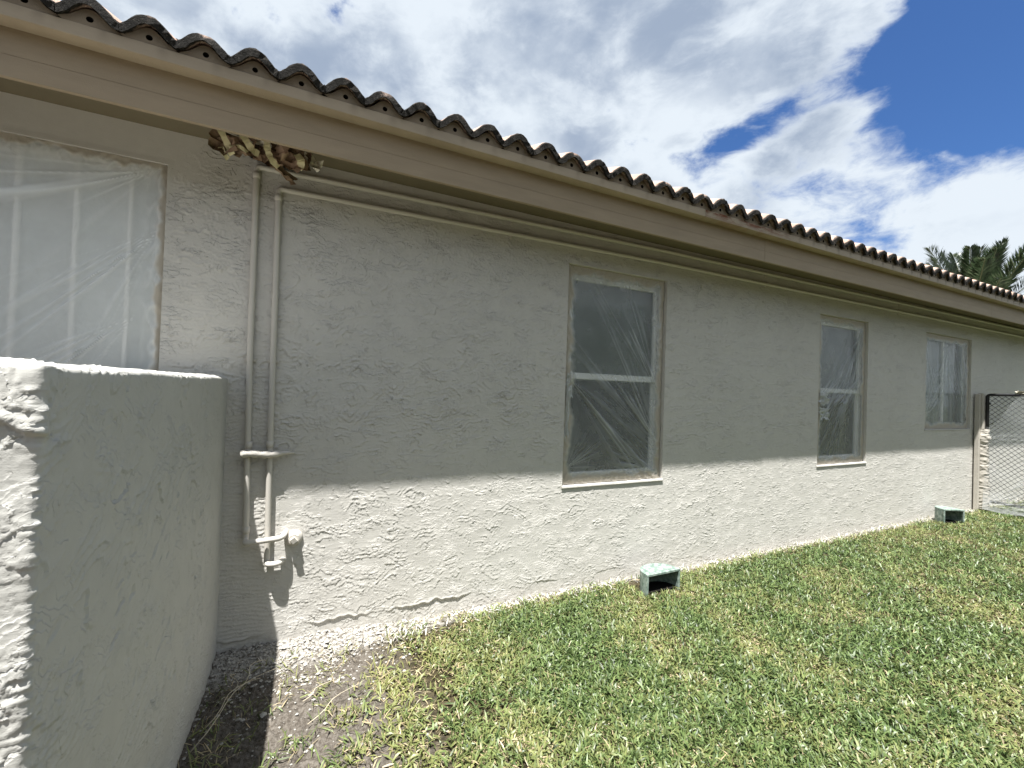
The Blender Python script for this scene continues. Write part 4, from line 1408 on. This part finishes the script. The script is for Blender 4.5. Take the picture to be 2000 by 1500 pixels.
def blades(name, N, xr, yr, dens, seed, scale=1.0, wmul=1.0):
    r = np.random.default_rng(seed)
    # rejection sampling by screen footprint: more blades near the camera
    x = r.uniform(*xr, N); y = r.uniform(*yr, N)
    keep = r.random(N) < dens(x, y)
    x, y = x[keep], y[keep]
    n = len(x)
    dist = np.hypot(x, y + 2.46)
    dry = pn(x * 2.2, y * 2.2, 960) + .6 * pn(x * 7, y * 7, 961)
    dry = dry + .9 * sstep(1.3, .2, x) + .75 * sstep(-.22, -.02, y)
    clump = pn(x * 9, y * 9, 962)
    L = (.026 + .026 * r.random(n)) * (1 + .25 * clump) * scale
    W = (.0022 + .0022 * r.random(n)) * wmul
    az = r.uniform(0, 2 * np.pi, n)
    tilt = np.radians(r.normal(52, 20, n).clip(8, 88))
    bendv = np.radians(r.uniform(5, 55, n))
    z0 = ground_z(x, y) + .002 + r.random(n) * .014 * (dry < .8)
    is_dry = (r.random(n) < np.clip(.17 + .28 * dry, .08, .85))
    tilt = np.where(is_dry, np.radians(r.normal(72, 14, n).clip(20, 94)), tilt)
    L = np.where(is_dry, L * 1.05, L); z0 = np.where(is_dry, z0 - .004, z0)
    W = np.where(is_dry, W * .62, W)
    g = np.clip(r.random(n) ** 1.15 + .07 * clump, 0, 1)[:, None]
    green = np.array([.022, .046, .010]) * (1 - g) + np.array([.175, .245, .085]) * g
    yel = np.array([.27, .27, .10])
    fy = np.clip(.10 + .5 * dry + .25 * r.normal(size=n), 0, .8)[:, None]
    green = green * (1 - fy) + yel * fy
    straw = np.array([.44, .37, .225]) * (.55 + .6 * r.random((n, 1)))
    straw[:, 0] *= 1 + .12 * (r.random(n) - .3)
    colr = np.where(is_dry[:, None], straw, green)
    # overspray of wall paint on blades touching the wall
    osx = sstep(1.5, -.3, x) * .22
    sp_m = (-y + .03 * r.normal(size=n)) < (.055 + osx)
    colr = np.where((sp_m & (r.random(n) < np.where(x < .9, .45, .85)))[:, None], np.array([.55, .52, .47]), colr)
    dirx, diry = np.cos(az), np.sin(az)
    sxv, syv = -diry, dirx
    segs = [0, .5, 1.0]
    wids = [.8, 1.0, .10]
    pos = np.zeros((n, 3, 3)); cx_ = x.copy(); cy_ = y.copy(); cz_ = z0.copy()
    pos[:, 0] = np.stack([cx_, cy_, cz_], 1)
    for k in range(1, 3):
        ln = (segs[k] - segs[k - 1]) * L
        tt = tilt + bendv * (k - 1)
        cx_ = cx_ + dirx * np.sin(tt) * ln; cy_ = cy_ + diry * np.sin(tt) * ln; cz_ = cz_ + np.cos(tt) * ln
        cz_ = np.maximum(cz_, z0 + .001 * k)
        pos[:, k] = np.stack([cx_, cy_, cz_], 1)
    tw = r.uniform(-.6, .6, n)
    V = np.zeros((n, 3, 2, 3))
    for k in range(3):
        hw_ = W * wids[k]
        for j, sg in enumerate((-1, 1)):
            V[:, k, j, 0] = pos[:, k, 0] + sg * sxv * hw_ * np.cos(tw)
            V[:, k, j, 1] = pos[:, k, 1] + sg * syv * hw_ * np.cos(tw)
            V[:, k, j, 2] = pos[:, k, 2] + sg * hw_ * np.sin(tw)
    V[..., 1] = np.minimum(V[..., 1], -.004 - .004 * r.random((n, 1, 1)))
    # keep clear of the drain boxes and the garden wall
    inb = ((np.abs(x - 2.215) < .165) & (y > -.30) & (y < -.07)) | ((np.abs(x - 6.69) < .13) & (y > -.25) & (y < -.05))
    ok = ~inb
    V = V[ok]; colr = colr[ok]; n = len(V)
    base = np.arange(n)[:, None] * 6
    f = np.concatenate([base + np.array([[2 * k, 2 * k + 1, 2 * k + 3, 2 * k + 2]]) for k in range(2)], 1).reshape(-1, 4)
    colv = np.repeat(colr, 6, axis=0)
    return mk(name, V.reshape(-1, 3), f, M_grass, smooth=True, attrs={'col': colv}, kind='stuff')


def dens_main(x, y):
    dist = np.hypot(x, y + 2.46)
    d_ = np.clip((1.9 / np.maximum(dist, .8)) ** 1.25, .05, 1)
    edge = sstep(-.10, .30, x - lawn_left(y) + .10 * pn(x * 6, y * 6, 963))
    patch = np.clip(1.15 + .9 * pn(x * 5, y * 5, 964) - .9 * sstep(1.2, .3, x), .12, 1)
    nearw = np.clip(.30 + sstep(-.03, -.16, y), 0, 1)
    vis = (x - .25) * 1.0 > (-(y) - 2.1) * .5      # skip what lies behind the camera
    return d_ * edge * patch * nearw * vis


lawn = blades('lawn', 560000, (-.05, 8.6), (-2.35, -.004), dens_main, 21)
tag(lawn, 'coarse patchy green and straw coloured lawn along the foot of the wall', 'grass')
far = blades('lawn_beyond', 60000, (5.0, 13.0), (-4.5, -.01), lambda x, y: np.clip((x - 4) / 6, 0, 1) * .5 * ((x > 8.6) | (y < -2.3)), 22, 1.1, 2.2)
tag(far, 'green lawn carrying on beyond the gate and to the right', 'grass')

# straw litter and stray tufts on the bare soil
def dens_dirt(x, y):
    return .5 * sstep(-.05, -.20, y) * sstep(.55, .2, x) * np.clip(.25 + 1.2 * pn(x * 7, y * 7, 970), 0, 1) * (x > -.375)


lit_ = blades('straw_litter', 12000, (-.375, .6), (-1.6, -.01), dens_dirt, 23, 1.25, .7)
tag(lit_, 'dry straw scattered over the bare soil in the corner', 'straw')

# limestone gravel in the corner
r = np.random.default_rng(31)
base_v = np.array([(1, 0, 0), (-1, 0, 0), (0, 1, 0), (0, -1, 0), (0, 0, 1), (0, 0, -1), (.7, .7, .3), (-.7, .6, .4), (.6, -.7, .35), (-.6, -.6, .45)], float)
import bmesh
def stone_mesh(seed):
    bm = bmesh.new()
    rr_ = random.Random(seed)
    for v in base_v:
        bm.verts.new(Vector(v) * rr_.uniform(.7, 1.15))
    bmesh.ops.convex_hull(bm, input=bm.verts)
    me = bpy.data.meshes.new('stone'); bm.to_mesh(me); bm.free()
    me.materials.append(M_stone)
    V = np.array([v.co[:] for v in me.vertices]); Fs = [tuple(p.vertices) for p in me.polygons]
    return me, V, Fs
stones = [stone_mesh(s) for s in range(5)]
V = []; Fc = []; nb = 0
for k in range(5200):
    x = r.uniform(-.385, .95); y = -abs(r.normal(0, .20)) - .004 if r.random() < .72 else r.uniform(-1.5, 0)
    if x > -.05 and r.random() < sstep(-.05, .75, x) * 1.0: continue
    if x > .15 and y < -.35 and r.random() < .7: continue
    if y < -1.5: continue
    s = (.0016 + .0085 * r.random() ** 3.2) * (1.2 if r.random() < .08 else 1)
    me, sv, sf = stones[k % 5]
    a = r.uniform(0, 6.28)
    Rm = np.array([[math.cos(a), -math.sin(a), 0], [math.sin(a), math.cos(a), 0], [0, 0, .7]])
    V.append((sv * s) @ Rm.T + np.array([x, y, float(ground_z(x, y)) + s * .3]))
    Fc += [tuple(i + nb for i in f) for f in sf]; nb += len(sv)
gv = mk('gravel', np.concatenate(V), Fc, M_stone, kind='stuff')
tag(gv, 'pale limestone crumbs over the soil where the two walls meet', 'gravel')
for k, (x, y, s, lb) in enumerate([(.415, -.235, .016, 'white stone lying in dry grass below the painted pipes, the largest there'), (-.14, -.50, .015, 'pale stone on shaded soil beside the foreground wall'),
                                   (-.23, -.47, .012, 'flat pale stone in the shade nearest the foreground wall'), (.10, -.10, .013, 'pale stone in the sunlit corner near the house wall')]):
    o = bpy.data.objects.new('stone', stones[k][0]); C.objects.link(o)
    o.location = (x, y, float(ground_z(x, y)) + s * .35); o.scale = (s * 1.2, s, s * .7); o.rotation_euler = (0, 0, k * 1.3)
    tag(o, lb, 'stone', 'larger stones on the soil')

# long dry runners arching over the soil in the shade
mb = MB()
for (p0, p1, h_) in (((-.36, -.60, .01), (-.10, -.22, .02), .07), ((-.34, -.50, .01), (-.17, -.27, .02), .05), ((-.25, -.30, .01), (-.16, -.17, .03), .05), ((-.3, -.2, .01), (-.26, -.33, .02), .04),
                      ((.02, -.62, .01), (.26, -.45, .02), .02), ((.0, -.48, .01), (.13, -.40, .02), .015)):
    p0, p1 = Vector(p0), Vector(p1)
    pts = [p0.lerp(p1, k / 9) + Vector((.012 * math.sin(k * 1.1), 0, h_ * math.sin(math.pi * k / 9))) for k in range(10)]
    mb.tube(pts, .0016, 5, rad=[.0020 - .0012 * k / 9 for k in range(10)])
M_straw = paint('dry_runner', (0.50, 0.44, 0.33), 0.8, 0.2, 0.15)
tag(mb.build('dry_runners', M_straw, None, True, 'stuff'), 'long dry grass runners arching over the shaded soil', 'dry grass')
